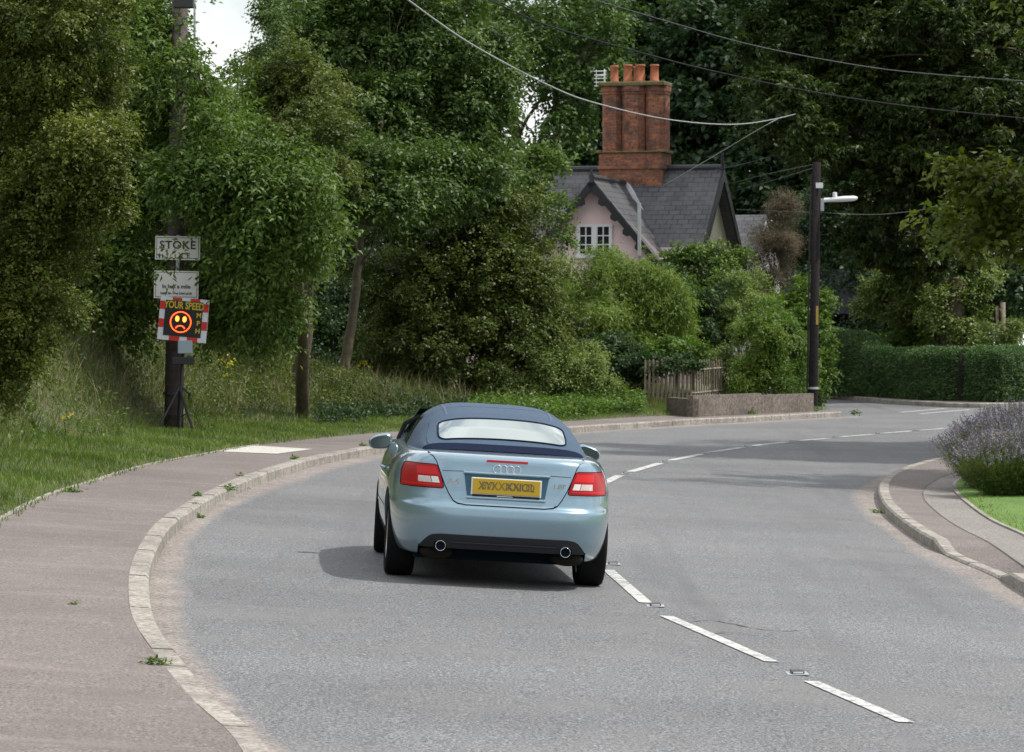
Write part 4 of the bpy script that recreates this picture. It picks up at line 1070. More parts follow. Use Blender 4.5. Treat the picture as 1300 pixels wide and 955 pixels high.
mb = MB(); wall_seg(mb, wa, wb_ - Vector((.003, 0, 0)), .37, .12); rebase(mb, o_); mb.build('short_wall', M['wallconc'], lw)
mb = MB(); wall_seg(mb, wb_, wb_.lerp(wc, .55), .44, .14); wall_seg(mb, wb_.lerp(wc, .551), wc, .40, .14); rebase(mb, o_); mb.build('long_wall', M['wallconc'], lw)
fa = P(816, 507, 81.6); fb = P(880, 508, 82); fc = P(917, 504, 84.5)
fn = empty('picket_fence', Vector((fa.x, fa.y, fa.z)), label='weathered grey picket fence overgrown with ivy beside the wall', cat='fence')
def pickets(a, b, n, h, w):
    t = (b - a); t.z = 0; t.normalize()
    mr = MB()
    for zz in (.15, h - .22):
        p0 = a - fa + Vector((0, .03, zz)); p1 = b - fa + Vector((0, .03, zz)); mr.tube([p0, p1], .03, 4)
    mr.build('rail', M['wood_grey'], fn)
    for k in range(n):
        c = a.lerp(b, (k + .5) / n) - fa; hh = h * random.uniform(.95, 1.02); ww = w * random.uniform(.85, 1.1)
        m_ = MB(); Mx = Matrix.Translation(c) @ Matrix.Rotation(math.atan2(t.y, t.x), 4, 'Z') @ Matrix.Rotation(random.uniform(-.02, .02), 4, 'Y')
        m_.prism([(-ww/2, 0), (ww/2, 0), (ww/2, hh-.04), (0, hh), (-ww/2, hh-.04)], -.012, .012, 0, Mx)
        m_.build('picket', M['wood_grey'], fn)
pickets(fa, fb, 12, .90, .055); pickets(fb, fc, 12, .88, .045)

# ------------------------------------------------------------------ poles
pb = B(220, 57.0)
def to_local(p, o): return p - o
tp = empty('telegraph_pole', pb, label='tall grey wooden telegraph pole rising through the cherry tree', cat='telegraph pole')
mb = MB(); top = P(229, -40, 57.3)
mb.tube([(0,0,-.3), (top - pb)], [.15, .125], 14); mb.build('pole', M['wood_pole'], tp, smooth=True)
mb = MB(); z1 = P(0, 5, 57.3).z - pb.z
mb.box(.02, .32, -.2, .0, z1 - .1, z1 + .12); mb.build('bracket', M['black_metal'], tp, bevel=.01)
mb = MB(); zz = P(0, 500, 57).z - pb.z; mb.tube([(0,0,zz-.02), (0,0,zz+.03)], .158, 14); mb.build('strap', M['black_metal'], tp)
# thin mast in the sky gap
mp_ = P(247, 300, 75); o = MB(); o.tube([(0,0,-4), (0,0,P(247, -30, 75).z - mp_.z)], .025, 6)
zz = P(0, 68, 75).z - mp_.z; o.tube([(-.6,0,zz), (.45,0,zz)], .018, 6)
ms = o.build('radio_mast', M['galv'], None); ms.location = mp_; tag(ms, 'thin steel mast with a short crossbar against the white sky', 'mast')
# utility pole behind
p0 = Vector(((709-CX)/F*124, 124, .8)); up_ = empty('utility_pole', p0, label='distant grey utility pole with a crossarm left of the chimney', cat='utility pole')
zt = P(0, 108, 124).z - p0.z
mb = MB(); mb.tube([(0,0,-.3),(0,0,zt)], [.15,.12], 10); mb.build('pole', M['wood_grey'], up_, smooth=True)
mb = MB(); mb.box(-.5, .75, -.07, .07, zt-.22, zt-.08); mb.build('crossarm', M['wood_grey'], up_)
for x in (-.42, .05, .62):
    mb = MB(); mb.tube([(x,0,zt-.08),(x,0,zt+.02),(x,0,zt+.06),(x,0,zt+.14)], [.02,.02,.055,.04], 8); mb.build('insulator', M['terra'], up_)
# street lamp on wood pole
lb = flat(G(1032, 519.5, DZ)); lb = onz(lb, DZ); DL = lb.y
sl_ = empty('lamp_post', lb, label='dark creosoted wooden pole carrying a grey street lamp', cat='street lamp')
ltop = P(1037, 206, DL) - lb
mb = MB(); mb.tube([(0,0,-.3), (0,0,0), (ltop.x, 0, ltop.z)], [.115,.112,.092], 14); mb.build('pole', M['wood_dark'], sl_, smooth=True)
lz = P(0, 256, DL).z - lb.z; lx = ltop.x * .85
mb = MB(); mb.box(lx+.09, lx+.17, -.05, .05, lz-.22, lz+.06); mb.build('lamp_bracket', M['galv'], sl_, bevel=.01)
mb = MB()
sec = [(.17, .05, .05), (.30, .05, .05), (.42, .09, .055), (.62, .13, .065), (.85, .13, .06), (.93, .06, .03)]
rows = []
for x, w, h in sec:
    rows.append([Vector((lx + x, math.cos(2*math.pi*k/12) * w, lz + .02 + (x * .06) + math.sin(2*math.pi*k/12) * h)) for k in range(12)])
mb.grid(rows, closed=True); mb.add(rows[0], [tuple(range(12))]); mb.add(rows[-1], [tuple(range(11,-1,-1))]); lh = mb.build('lamp_head', M['white_paint'], sl_, smooth=True)
mb = MB(); mb.tube([(lx+.42,0,lz+.10),(lx+.42,0,lz+.20),(lx+.42,0,lz+.21)], [.05,.05,.02], 8); mb.build('photocell', M['white_paint'], lh)
mb = MB(); mb.box(lx-.04+.02, lx+.14, -.16, -.09, lz+.30, lz+.42); mb.build('number_plate', M['white_paint'], sl_)
mb = MB(); mb.tube([(-.13,-.02,.3),(-.13+ltop.x*.4,-.02,ltop.z*.5),(-.115+ltop.x*.9,-.02,ltop.z*.95)], .022, 6); mb.build('cable_duct', M['black_metal'], sl_)
mb = MB(); yz = P(0, 400, DL).z - lb.z; M['yellow_tag'] = plain('yellow_tag', (.45,.30,.05), .6); mb.box(.06,.115,-.112,-.09,yz-.22,yz+.2); mb.build('warning_tag', M['yellow_tag'], sl_)
mb = MB(); mb.tube([(0,0,.45),(0,0,.50)], .128, 14); mb.build('strap', M['galv'], sl_)

# ------------------------------------------------------------------ wires
def wire(pts, r, mat, label, sag=True):
    ps = [P(*p) for p in pts]
    pl = []
    n = len(ps)
    for i in range(n - 1):
        p0 = ps[max(0, i-1)]; p1 = ps[i]; p2 = ps[i+1]; p3 = ps[min(n-1, i+2)]
        for j in range(10):
            t = j / 10
            pl.append(.5 * ((2*p1) + (p2-p0)*t + (2*p0-5*p1+4*p2-p3)*t*t + (3*p1-p0-3*p2+p3)*t**3))
    pl.append(ps[-1])
    o = pl[0].copy(); mb = MB(); mb.tube([p - o for p in pl], r, 6)
    w = mb.build('overhead_wire', mat, None, smooth=True); w.location = o
    tag(w, label, 'overhead wire', 'overhead wires'); return w
M['wire_light'] = plain('pale_cable', (.33,.34,.35), .5); M['wire_dark'] = plain('dark_cable', (.015,.015,.018), .7, spec=.15); M['wire_mid'] = plain('grey_cable', (.09,.095,.10), .6, spec=.2)
wire([(440,-60,46),(518,0,48),(600,57,52),(700,110,57),(760,132,61),(850,152,68),(930,158,76),(985,151,90),(1035,138,99)], .011, M['wire_light'], 'thick pale cable sagging across in front of the chimney')
wire([(560,-25,50),(620,0,52),(700,34,55),(800,63,59),(900,89,64),(1040,118,70),(1180,138,78),(1330,153,86)], .011, M['wire_dark'], 'dark cable crossing above the chimney pots to the right edge')
wire([(690,-18,60),(755,0,62),(850,28,65),(950,56,69),(1060,78,75),(1160,92,82),(1330,105,92)], .008, M['wire_mid'], 'topmost thin grey wire sloping down to the right edge')
wire([(842,236,99),(900,202,97),(978,156,94),(1035,128,99)], .008, M['wire_light'], 'thin pale wire rising from the cottage roof beside the chimney')
wire([(903,217,99),(960,204,95),(1040,178,98.5)], .007, M['wire_mid'], 'upper thin wire between the cottage ridge end and the lamp post')
wire([(918,236,101),(970,222,96),(1037,208,DL)], .007, M['wire_mid'], 'middle thin wire between the cottage and the lamp post top')
wire([(920,246,101),(975,231,96),(1037,212,DL)], .007, M['wire_mid'], 'lowest thin wire between the cottage and the lamp post top')
wire([(935,266,106),(1037,270,DL+.3),(1120,272,92),(1205,262,96)], .007, M['wire_mid'], 'level thin wire passing behind the lamp head')

# ------------------------------------------------------------------ text helper
def text_mesh(s, size, mat, name, parent, loc, rot=(R(90), 0, 0), ext=.002, bold=0, sx=1.0, align='CENTER', space=1.0):
    cu = bpy.data.curves.new('txt', 'FONT'); cu.body = s; cu.size = size; cu.extrude = ext; cu.align_x = align; cu.align_y = 'CENTER'; cu.offset = bold; cu.space_character = space
    cu.resolution_u = 3
    t = bpy.data.objects.new('txt', cu); col.objects.link(t)
    dg = bpy.context.evaluated_depsgraph_get(); me = bpy.data.meshes.new_from_object(t.evaluated_get(dg))
    bpy.data.objects.remove(t); me.materials.clear(); me.materials.append(mat)
    o = bpy.data.objects.new(name, me); link(o, parent); o.location = loc; o.rotation_euler = rot; o.scale = (sx, 1, 1); return o

# ------------------------------------------------------------------ village signs (board on the pole)
DS = 56.8; SC = DS / F
def board(px0, px1, py0, py1, name, label, ang=0):
    c = P((px0+px1)/2, (py0+py1)/2, DS); e = empty(name, c, (0, R(ang), 0), label=label, cat='village sign', group='village hall boards on the telegraph pole')
    w = (px1-px0) * SC / 2; h = (py1-py0) * SC / 2
    mb = MB(); mb.box(-w, w, 0, .02, -h, h); mb.build('board', M['signwhite'], e)
    mb = MB(); t = .008
    for a, b_, c_, d in ((-w+.02, w-.02, h-.02-t, h-.02), (-w+.02, w-.02, -h+.02, -h+.02+t), (-w+.02, -w+.02+t, -h+.02+t, h-.02-t), (w-.02-t, w-.02, -h+.02+t, h-.02-t)):
        mb.box(a, b_, -.003, -.0005, c_, d)
    mb.build('border_line', M['signink'], e)
    return e, w, h
M['signwhite'] = plain('sign_white', (.80,.80,.78), .5, var=.04); M['signink'] = plain('sign_ink', (.035,.06,.055), .6)
e, w, h = board(197, 254, 300, 330, 'village_sign', 'white board lettered STOKE half hidden by cherry leaves', 1)
text_mesh('STOKE', .172, M['signink'], 'lettering', e, (.0, -.004, h*.22), sx=1.0, space=1.1, bold=.004)
text_mesh('X E', .10, M['signink'], 'lettering', e, (.10, -.004, -h*.62), space=1.3, bold=.002)
mb = MB(); mb.tube([(0, .05, -.55), (0, .05, .2)], .03, 8); mb.build('bracket', M['galv'], e)
e, w, h = board(195.5, 252, 344, 379, 'village_sign', 'lower white board reading In half a mile above the speed display', 1)
text_mesh('In half a mile', .085, M['signink'], 'lettering', e, (.0, -.004, -.03), bold=.002)
text_mesh('next to The Lion pub', .056, M['signink'], 'lettering', e, (.0, -.004, -h*.62), bold=.0014)

# ------------------------------------------------------------------ speed display on tripod
DD = 56.3; SC = DD / F
c = P(232.5, 406, DD)
sd = empty('speed_display', c, label='black YOUR SPEED display with lit sad face and red white border', cat='speed sign')
sd_t = R(5.0)
panel = MB(); W2, H2 = 31 * SC, 27.5 * SC
RM = Matrix.Rotation(sd_t, 4, 'Y')
M['disp_black'] = plain('display_black', (.012,.012,.014), .35); M['red_refl'] = plain('red_reflective', (.55,.02,.015), .4); M['white_refl'] = plain('white_reflective', (.62,.66,.72), .4)
M['yellow_txt'] = plain('yellow_lettering', (.55,.40,.02), .5)
M['led'] = plain('led_orange', (.8,.1,.02), .5, emis=(1, .075, .01), es=3.6); M['led_eye'] = plain('led_amber', (.8,.2,.02), .5, emis=(1, .20, .025), es=4.0)
def R_(o): o.rotation_euler = (0, sd_t, 0); return o
mb = MB(); mb.box(-W2, W2, 0, .10, -H2, H2); R_(mb.build('backplate', M['white_refl'], sd, bevel=.004))
bw = .085
mb = MB(); mb.box(-W2+bw*1.0, W2-bw*1.0, -.012, -.001, -H2+bw*.85, H2-bw*.55); dp = R_(mb.build('display', M['disp_black'], sd, bevel=.003))
nb = 7
def red(x0, x1, z0_, z1_):
    m_ = MB(); m_.box(x0, x1, -.006, -.0008, z0_, z1_); R_(m_.build('red_block', M['red_refl'], sd))
hw = W2 * 2 / nb * .92
red(-W2*.50, -W2*.50+.145, H2-bw*.52, H2-.002); red(W2*.24, W2*.24+.145, H2-bw*.52, H2-.002)
red(-W2*.52, -W2*.52+.16, -H2+.002, -H2+bw*.82); red(W2*.22, W2*.22+.16, -H2+.002, -H2+bw*.82)
for sx in (-1, 1):
    x0_, x1_ = (-W2+.002, -W2+bw*.98) if sx < 0 else (W2-bw*.98, W2-.002)
    red(x0_, x1_, H2*.42, H2*.80); red(x0_, x1_, -H2*.42, -H2*.02)
def onpanel(o, x, z, y=-.014): 
    v = RM @ Vector((x, y, z)); o.location = v; o.rotation_euler = (RM @ Matrix.Rotation(R(90), 4, 'X')).to_euler(); return o
onpanel(text_mesh('YOUR SPEED', .150, M['yellow_txt'], 'lettering', sd, (0,0,0), bold=.004, sx=.70), .0, H2*.64)
for k, ch_ in enumerate('MPH'):
    onpanel(text_mesh(ch_, .10, M['yellow_txt'], 'lettering', sd, (0,0,0), bold=.003, sx=1.0), W2*.63, H2*(.24 - .36*k))
mb = MB(); rr_ = 13.2 * SC * .98; cxp, czp = -W2*.09, -H2*.12
pts = [Vector((cxp + math.cos(a)*rr_, -.016, czp + math.sin(a)*rr_)) for a in np.linspace(0, 2*math.pi, 40)]
mb.tube(pts, .0085, 6, cap=False)
pts = [Vector((cxp + math.cos(a)*rr_*.45, -.016, czp - rr_*.72 + math.sin(a)*rr_*.36)) for a in np.linspace(.25, math.pi-.25, 14)]
mb.tube(pts, .0085, 6); R_(mb.build('sad_face', M['led'], sd))
for sx in (-1, 1):
    mb = MB(); x = cxp + sx * rr_*.36; z = czp + rr_*.30
    mb.add([(x + math.cos(a)*.030, -.020, z + math.sin(a)*.045) for a in np.linspace(0, 2*math.pi, 12, endpoint=False)] + [(x + math.cos(a)*.030, -.0125, z + math.sin(a)*.045) for a in np.linspace(0, 2*math.pi, 12, endpoint=False)],
           [tuple(range(12))] + [(k, (k+1) % 12, (k+1) % 12 + 12, k + 12) for k in range(12)])
    R_(mb.build('eye', M['led_eye'], sd))
tri = empty('tripod', P(232, 552, DD) * 1, label='black tripod stand strapped against the foot of the pole', cat='tripod')
tl = tri.location.copy(); tl.z = terr_xy(tl.x, tl.y); tri.location = tl
def T_(x, y, D=DD): return P(x, y, D) - tl
mb = MB(); mb.tube([T_(227.5, 552, DD-.1), T_(233, 435, DD+.1)], [.022, .026], 8); mb.build('column', M['black_metal'], tri)
for (x, y, D, sx_) in ((197, 546, DD-.25, 1), (246, 556, DD-.3, 1), (226, 546, DD+.4, 1)):
    a = T_(228, 492); b_ = T_(x, y, D); b_.z = terr_xy(b_.x + tl.x, b_.y + tl.y) - tl.z
    mb = MB(); mb.tube([a, b_], .020, 6); lg = mb.build('leg', M['black_metal'], tri)
    m2 = a.lerp(b_, .55); mb = MB(); mb.tube([m2, T_(229, 530)], .010, 5); mb.build('brace', M['black_metal'], lg)
mb = MB(); mb.box(-.16, .17, -.06, .05, T_(0, 457).z - .07, T_(0, 457).z + .04); mb.build('clamp', M['black_metal'], tri, bevel=.01)
mb = MB(); mb.tube([T_(238, 452), T_(246, 458), T_(243, 462)], .03, 6); mb.build('knob', M['black_metal'], tri)
mb = MB(); mb.tube([T_(230, 490), T_(240, 500), T_(238, 506), T_(242, 500)], .018, 6); mb.build('strap', M['black_metal'], tri)
M['bluecase'] = plain('pale_blue_case', (.30,.38,.44), .5)
mb = MB(); a = T_(226, 444); mb.box(a.x, a.x + .22, -.04, .03, a.z - .06, a.z + .14); mb.build('mount', M['bluecase'], tri, bevel=.01)

# ------------------------------------------------------------------ the convertible
def paint(name, c):
    m, nt, b = newmat(name)
    b.inputs['Base Color'].default_value = c4(c); b.inputs['Metallic'].default_value = .55; b.inputs['Roughness'].default_value = .30
    b.inputs['Coat Weight'].default_value = 1.0; b.inputs['Coat Roughness'].default_value = .025
    tc = N(nt, 'ShaderNodeTexCoord').outputs['Object']
    fl = noise(nt, tc, 900, 1, .5)
    c1 = rampf(nt, fl, [(.35, [k*.88 for k in c]), (.65, [min(1, k*1.12) for k in c])])
    dz = N(nt, 'ShaderNodeSeparateXYZ'); nt.links.new(tc, dz.inputs[0])
    dn = noise(nt, tc, 7, 5, .7)
    mr = N(nt, 'ShaderNodeMapRange'); mr.inputs['From Min'].default_value = .55; mr.inputs['From Max'].default_value = .18; mr.inputs['To Max'].default_value = .45
    nt.links.new(dz.outputs['Z'], mr.inputs['Value'])
    mu = N(nt, 'ShaderNodeMath', operation='MULTIPLY'); nt.links.new(mr.outputs[0], mu.inputs[0]); nt.links.new(dn, mu.inputs[1])
    c2 = mixc(nt, mu.outputs[0], c1, (.20,.18,.15))
    nt.links.new(c2, b.inputs['Base Color'])
    return m
M['paint'] = paint('blue_metallic_paint', (.215,.325,.40))
M['fabric'] = plain('blue_soft_top', (.043,.078,.128), .85, var=.12, vscale=60, bump=.25)
M['seam'] = plain('soft_top_seam', (.075,.105,.17), .8)
M['fabric_dark'] = plain('soft_top_edge', (.008,.014,.035), .9, spec=.1)
M['gap'] = plain('panel_gap', (.004,.008,.012), .9, spec=.08)
M['carblack'] = plain('black_plastic', (.013,.015,.019), .6, spec=.3)
M['tyre'] = plain('tyre_rubber', (.009,.009,.010), .9, var=.3, vscale=20, spec=.15)
M['alloy'] = plain('alloy', (.42,.43,.45), .3, metal=.8)
M['chrome'] = plain('chrome', (.62,.64,.66), .12, metal=1)
M['lens_red'] = plain('red_lens', (.34,.005,.007), .3, spec=.25)
M['lens_red2'] = plain('bright_red_lens', (.55,.014,.014), .3, spec=.25)
M['lens_clear'] = plain('clear_lens', (.50,.42,.38), .12, spec=.7, coat=.8, var=.2, vscale=30)
M['lens_white'] = plain('reversing_lens', (.62,.62,.60), .12, spec=.7, coat=.8)
M['plate_y'] = plain('yellow_plate', (.56,.36,.012), .45)
M['plate_ink'] = plain('plate_smudge', (.20,.15,.05), .5)
M['plate_ink2'] = plain('plate_letters', (.10,.085,.05), .5)
M['cabglass'] = plain('tinted_glass', (.012,.018,.016), .04, spec=.9)
M['rearglass'] = plain('rear_screen', (.42,.48,.47), .035, metal=.9)
M['exhaust'] = plain('dark_exhaust', (.012,.010,.007), .8, var=.4, vscale=10, spec=.15)  # near-black brown with random tone variation
M['brightrim'] = plain('bright_trim', (.55,.56,.57), .2, metal=.9)

YC = 1.32; NE = 5.4
rowsP0 = [(.215,.74,-.80,3.30),(.225,.80,-.875,3.42),(.27,.835,-.915,3.50),(.36,.866,-.945,3.56),(.46,.881,-.962,3.585),(.53,.887,-.968,3.59),(.58,.889,-.964,3.588),(.603,.889,-.958,3.584),(.622,.889,-.932,3.58),(.645,.889,-.917,3.575),(.67,.889,-.911,3.57),
         (.71,.888,-.902,3.55),(.77,.883,-.893,3.53),(.84,.868,-.882,3.49),(.90,.850,-.872,3.45),(.94,.833,-.866,3.40),(.975,.812,-.862,3.34),(1.0,.790,-.852,3.28),(1.018,.765,-.832,3.2),(1.028,.735,-.79,3.1)]
def _lz(z): return z if z < .66 else .66 + (z - .66) * (.998 - .66) / (1.028 - .66)
rowsP = [(_lz(a), b * .985, c, d) for a, b, c, d in rowsP0]
def prow(z):
    if z <= rowsP[0][0]: return rowsP[0][1:]
    for a, b in zip(rowsP, rowsP[1:]):
        if a[0] <= z <= b[0]:
            t = (z - a[0]) / (b[0] - a[0]); return tuple(a[k] + (b[k] - a[k]) * t for k in (1, 2, 3))
    return rowsP[-1][1:]
# smooth rows with cubic interpolation
def hermite_rows():
    zs = [r[0] for r in rowsP]; out = []
    for i in range(len(rowsP) - 1):
        k = 4 if rowsP[i+1][0] - rowsP[i][0] > .03 else 2
        p0 = rowsP[max(0, i-1)]; p1 = rowsP[i]; p2 = rowsP[i+1]; p3 = rowsP[min(len(rowsP)-1, i+2)]
        for j in range(k):
            t = j / k; r = []
            for c in range(4):
                r.append(.5 * ((2*p1[c]) + (p2[c]-p0[c])*t + (2*p0[c]-5*p1[c]+4*p2[c]-p3[c])*t*t + (3*p1[c]-p0[c]-3*p2[c]+p3[c])*t**3))
            out.append(tuple(r))
    out.append(rowsP[-1]); return out
HR = hermite_rows(); HZ = [r[0] for r in HR]
def hrow(z):
    z = max(HZ[0], min(HZ[-1], z)); return [float(np.interp(z, HZ, [r[c] for r in HR])) for c in (1, 2, 3)]
def se(cx_, n): return (max(0.0, 1 - abs(cx_) ** n)) ** (1 / n)
def rear_y(x, z):
    W, yr, yf = hrow(z); return YC - (YC - yr) * se(min(.9999, abs(x) / W), NE)
def zmod(z, y):
    """bonnet and scuttle drop below the belt line"""
    g = 1 - .45 * sstep(2.0, 3.5, y)
    return z if z < .6 else .6 + (z - .6) * g
NT = 144
thetas = []
for k in range(NT):
    thetas.append(2 * math.pi * k / NT)
def ring(W, yr, yf, z, sc=1.0):
    r = []
    for th in thetas:
        c, s_ = math.cos(th), math.sin(th); n = NE if s_ < 0 else 3.2
        # blend superellipse by angle
        rr = (abs(c) ** n + abs(s_) ** n) ** (-1 / n)
        x = c * rr * W * sc; y = s_ * rr
        y = YC + y * ((YC - yr) if s_ < 0 else (yf - YC)) * sc
        r.append(Vector((x, y, zmod(z, y))))
    return r
def base_ring_pt(k, row): pass
rings = []
W, yr, yf = hrow(HZ[0])
rings.append(ring(W, yr, yf, .2, .02)); rings.append(ring(W, yr, yf, .205, .6)); rings.append(ring(W, yr, yf, .208, .93))
for r in HR: rings.append(ring(r[1], r[2], r[3], r[0]))
lastr = HR[-1]
for sc_, dz in ((.95, .005), (.85, .012), (.6, .02), (.3, .024), (.02, .025)):
    rings.append(ring(lastr[1], lastr[2], lastr[3], .998 + dz, sc_))
cl = G(628, 737)
Dcar = 29.0
cl = Vector((-.15, Dcar, z0(-.15, Dcar)))
bx_ = -0.06
car = empty('convertible_car', cl, label='light blue metallic convertible with a closed dark blue soft top, seen from behind', cat='car')
car.rotation_mode = 'ZYX'
ez = Matrix.Rotation(R(3.9), 3, 'Z') 
nrm_ = Vector((.06, -.004, 1)).normalized()
fwd = (ez @ Vector((0, 1, 0))); fwd = (fwd - nrm_ * fwd.dot(nrm_)).normalized(); rgt = fwd.cross(nrm_).normalized()
RMc = Matrix((rgt, fwd, nrm_)).transposed()
car.rotation_mode = 'XYZ'; car.rotation_euler = RMc.to_euler('XYZ')
mb = MB(); mb.grid(rings, closed=True); mb.add(rings[0], [tuple(range(NT))]); mb.add(rings[-1], [tuple(range(NT))])
body = mb.build('body', M['paint'], None, smooth=True)
# wheel arches cut from the shell
def cut(obj, cutter):
    md = obj.modifiers.new('cut', 'BOOLEAN'); md.operation = 'DIFFERENCE'; md.object = cutter; md.solver = 'EXACT'
    bpy.context.view_layer.update()
    dg = bpy.context.evaluated_depsgraph_get(); me = bpy.data.meshes.new_from_object(obj.evaluated_get(dg))
    obj.modifiers.clear(); old = obj.data; obj.data = me; bpy.data.objects.remove(cutter)
WB = 2.65; TR = .745; WR = .318
for y in (0, WB):
    for sx in (-1, 1):
        mb = MB(); mb.tube([(sx*.50, y, WR + .02), (sx*1.2, y, WR + .02)], .350, 40); c_ = mb.build('cutter', M['carblack'], None); cut(body, c_)
# under-bumper recess
mb = MB(); mb.prism([(-.64,.0),(.64,.0),(.64,.30),(-.64,.30)], -1.4, -.60); c_ = mb.build('cutter', M['carblack'], None); cut(body, c_)
body.parent = car; body.data.materials.clear(); body.data.materials.append(M['paint'])
for p_ in body.data.polygons: p_.material_index = 0; p_.use_smooth = True
sharp(body, 40)
mb = MB(); mb.box(-.66, .66, -.70, 3.2, .19, .5); mb.build('underbody', M['gap'], car)

def patch(name, outline, mat, off, parent, nz=14, nx=24, edge=.012):
    """outline: list of (z, xl, xr) from bottom to top on the rear of the body; laid off the body skin by off"""
    mb = MB(); zs = np.linspace(outline[0][0], outline[-1][0], nz); rows = []
    for z in zs:
        xl = float(np.interp(z, [o[0] for o in outline], [o[1] for o in outline])); xr = float(np.interp(z, [o[0] for o in outline], [o[2] for o in outline]))
        r = []
        for k in range(nx + 1):
            x = xl + (xr - xl) * k / nx
            r.append(Vector((x, rear_y(x, z) - off, z)))
        rows.append(r)
    # skirt going inward
    def push(r): return [Vector((p.x, p.y + edge, p.z)) for p in r]
    mb.grid(rows)
    mb.grid([rows[0], push(rows[0])]); mb.grid([rows[-1], push(rows[-1])])
    mb.grid([[r[0] for r in rows], [Vector((r[0].x, r[0].y + edge, r[0].z)) for r in rows]]); mb.grid([[r[-1] for r in rows], [Vector((r[-1].x, r[-1].y + edge, r[-1].z)) for r in rows]])
    o = mb.build(name, mat, parent, smooth=True); sharp(o, 50); return o
def outline_curve(pts, off, width, mat, name, parent, closed=False):
    """thin ribbon following the rear skin through (x,z) points"""
    mb = MB(); d = []
    n = len(pts)
    fine = []
    for i in range(n - 1 + (1 if closed else 0)):
        a = pts[i]; b = pts[(i+1) % n]; L = math.hypot(a[0]-b[0], a[1]-b[1]); k = max(1, int(L / .02))
        for j in range(k): fine.append((a[0]+(b[0]-a[0])*j/k, a[1]+(b[1]-a[1])*j/k))
    if not closed: fine.append(pts[-1])
    else: fine.append(fine[0])
    rows = []
    for i, (x, z) in enumerate(fine):
        a = fine[max(0, i-1)]; b = fine[min(len(fine)-1, i+1)]; tx, tz = b[0]-a[0], b[1]-a[1]; L = math.hypot(tx, tz) + 1e-9; nx_, nz_ = -tz/L, tx/L
        q = []
        for s_ in (-1, 1):
            xx, zz = x + nx_*width/2*s_, z + nz_*width/2*s_; q.append(Vector((xx, rear_y(xx, zz) - off, zz)))
        rows.append(q)
    mb.grid(rows); return mb.build(name, mat, parent, smooth=True)
# boot lid outline (x half width by height)
LID = [(.625,.30),(.632,.36),(.65,.395),(.70,.430),(.76,.462),(.83,.492),(.89,.515),(.94,.535),(.975,.56),(.995,.60)]
lid = patch('boot_lid', [(z, -x, x) for z, x in LID], M['paint'], .004, car, 40, 48, .01)
pts = [(-x, z) for z, x in LID][::-1] + [(x, z) for z, x in LID]
outline_curve(pts, .0025, .015, M['gap'], 'boot_gap', lid)
outline_curve([(-.49,.868),(-.325,.872)], .006, .004, M['gap'], 'crease_shade', lid); outline_curve([(.325,.872),(.49,.868)], .006, .004, M['gap'], 'crease_shade', lid)  # flat dark ribbons paint the shade along the lid's pressed line
# plate recess: flat patch with the hollow's shade put into its dark teal, + plate
def rect_patch(x0, x1, z0_, z1_, off, mat, name, parent, inset=0):
    return patch(name, [(z0_, x0 + inset, x1 - inset), (z1_, x0, x1)], mat, off, parent, 8, 24, .006)
yb = rear_y(0, .76) - .004
M['recess'] = plain('recess_shade', (.03,.09,.13), .4, metal=.4)
rc = rect_patch(-.325, .325, .678, .862, .0055, M['recess'], 'recess_shade', lid, .03)
mb = MB()   # overhang lip above the plate and bright lower lip
mb.grid([[Vector((x, rear_y(x, .866) - .006, .876)) for x in np.linspace(-.33, .33, 20)], [Vector((x, rear_y(x, .866) - .028, .868)) for x in np.linspace(-.33, .33, 20)],
         [Vector((x, rear_y(x, .866) - .026, .858)) for x in np.linspace(-.33, .33, 20)], [Vector((x, rear_y(x, .866) - .004, .850)) for x in np.linspace(-.33, .33, 20)]])
mb.build('recess_lip', M['paint'], rc, smooth=True)
mb = MB(); mb.grid([[Vector((x, rear_y(x, .672) - .004, .690)) for x in np.linspace(-.30, .30, 20)], [Vector((x, rear_y(x, .672) - .016, .676)) for x in np.linspace(-.30, .30, 20)], [Vector((x, rear_y(x, .672) - .005, .664)) for x in np.linspace(-.30, .30, 20)]])
mb.build('recess_sill', M['paint'], rc, smooth=True)
PY = rear_y(0, .76) - .022
mb = MB(); mb.box(-.268, .268, PY + .004, PY + .016, .700, .832); mb.build('plate_holder', M['white_paint'], car, bevel=.004)
mb = MB(); mb.box(-.256, .256, PY - .002, PY + .003, .712, .826); pl_ = mb.build('number_plate', M['plate_y'], car, bevel=.003)
mb = MB(); mb.box(-.256, .256, PY - .003, PY + .003, .690, .706); mb.build('dealer_strip', M['carblack'], pl_)
for s_, dx, mt, sz in (('XYXXXXIOL', 0, 'plate_ink2', .088), ('BVKXIKNUD', .012, 'plate_ink', .084)):
    text_mesh(s_, sz, M[mt], 'plate_smudge', pl_, (dx, PY - .0035 - (.0008 if dx else 0), .770), ext=.0004, sx=.92 * .93)
mb = MB(); mb.box(-.07, .05, PY - .004, PY - .0031, .695, .700); mb.build('dealer_text', M['white_paint'], pl_)
# third brake light
patch('brake_light', [(.952, -.158, .158), (.968, -.156, .156)], M['lens_red'], .009, lid, 3, 24, .01)
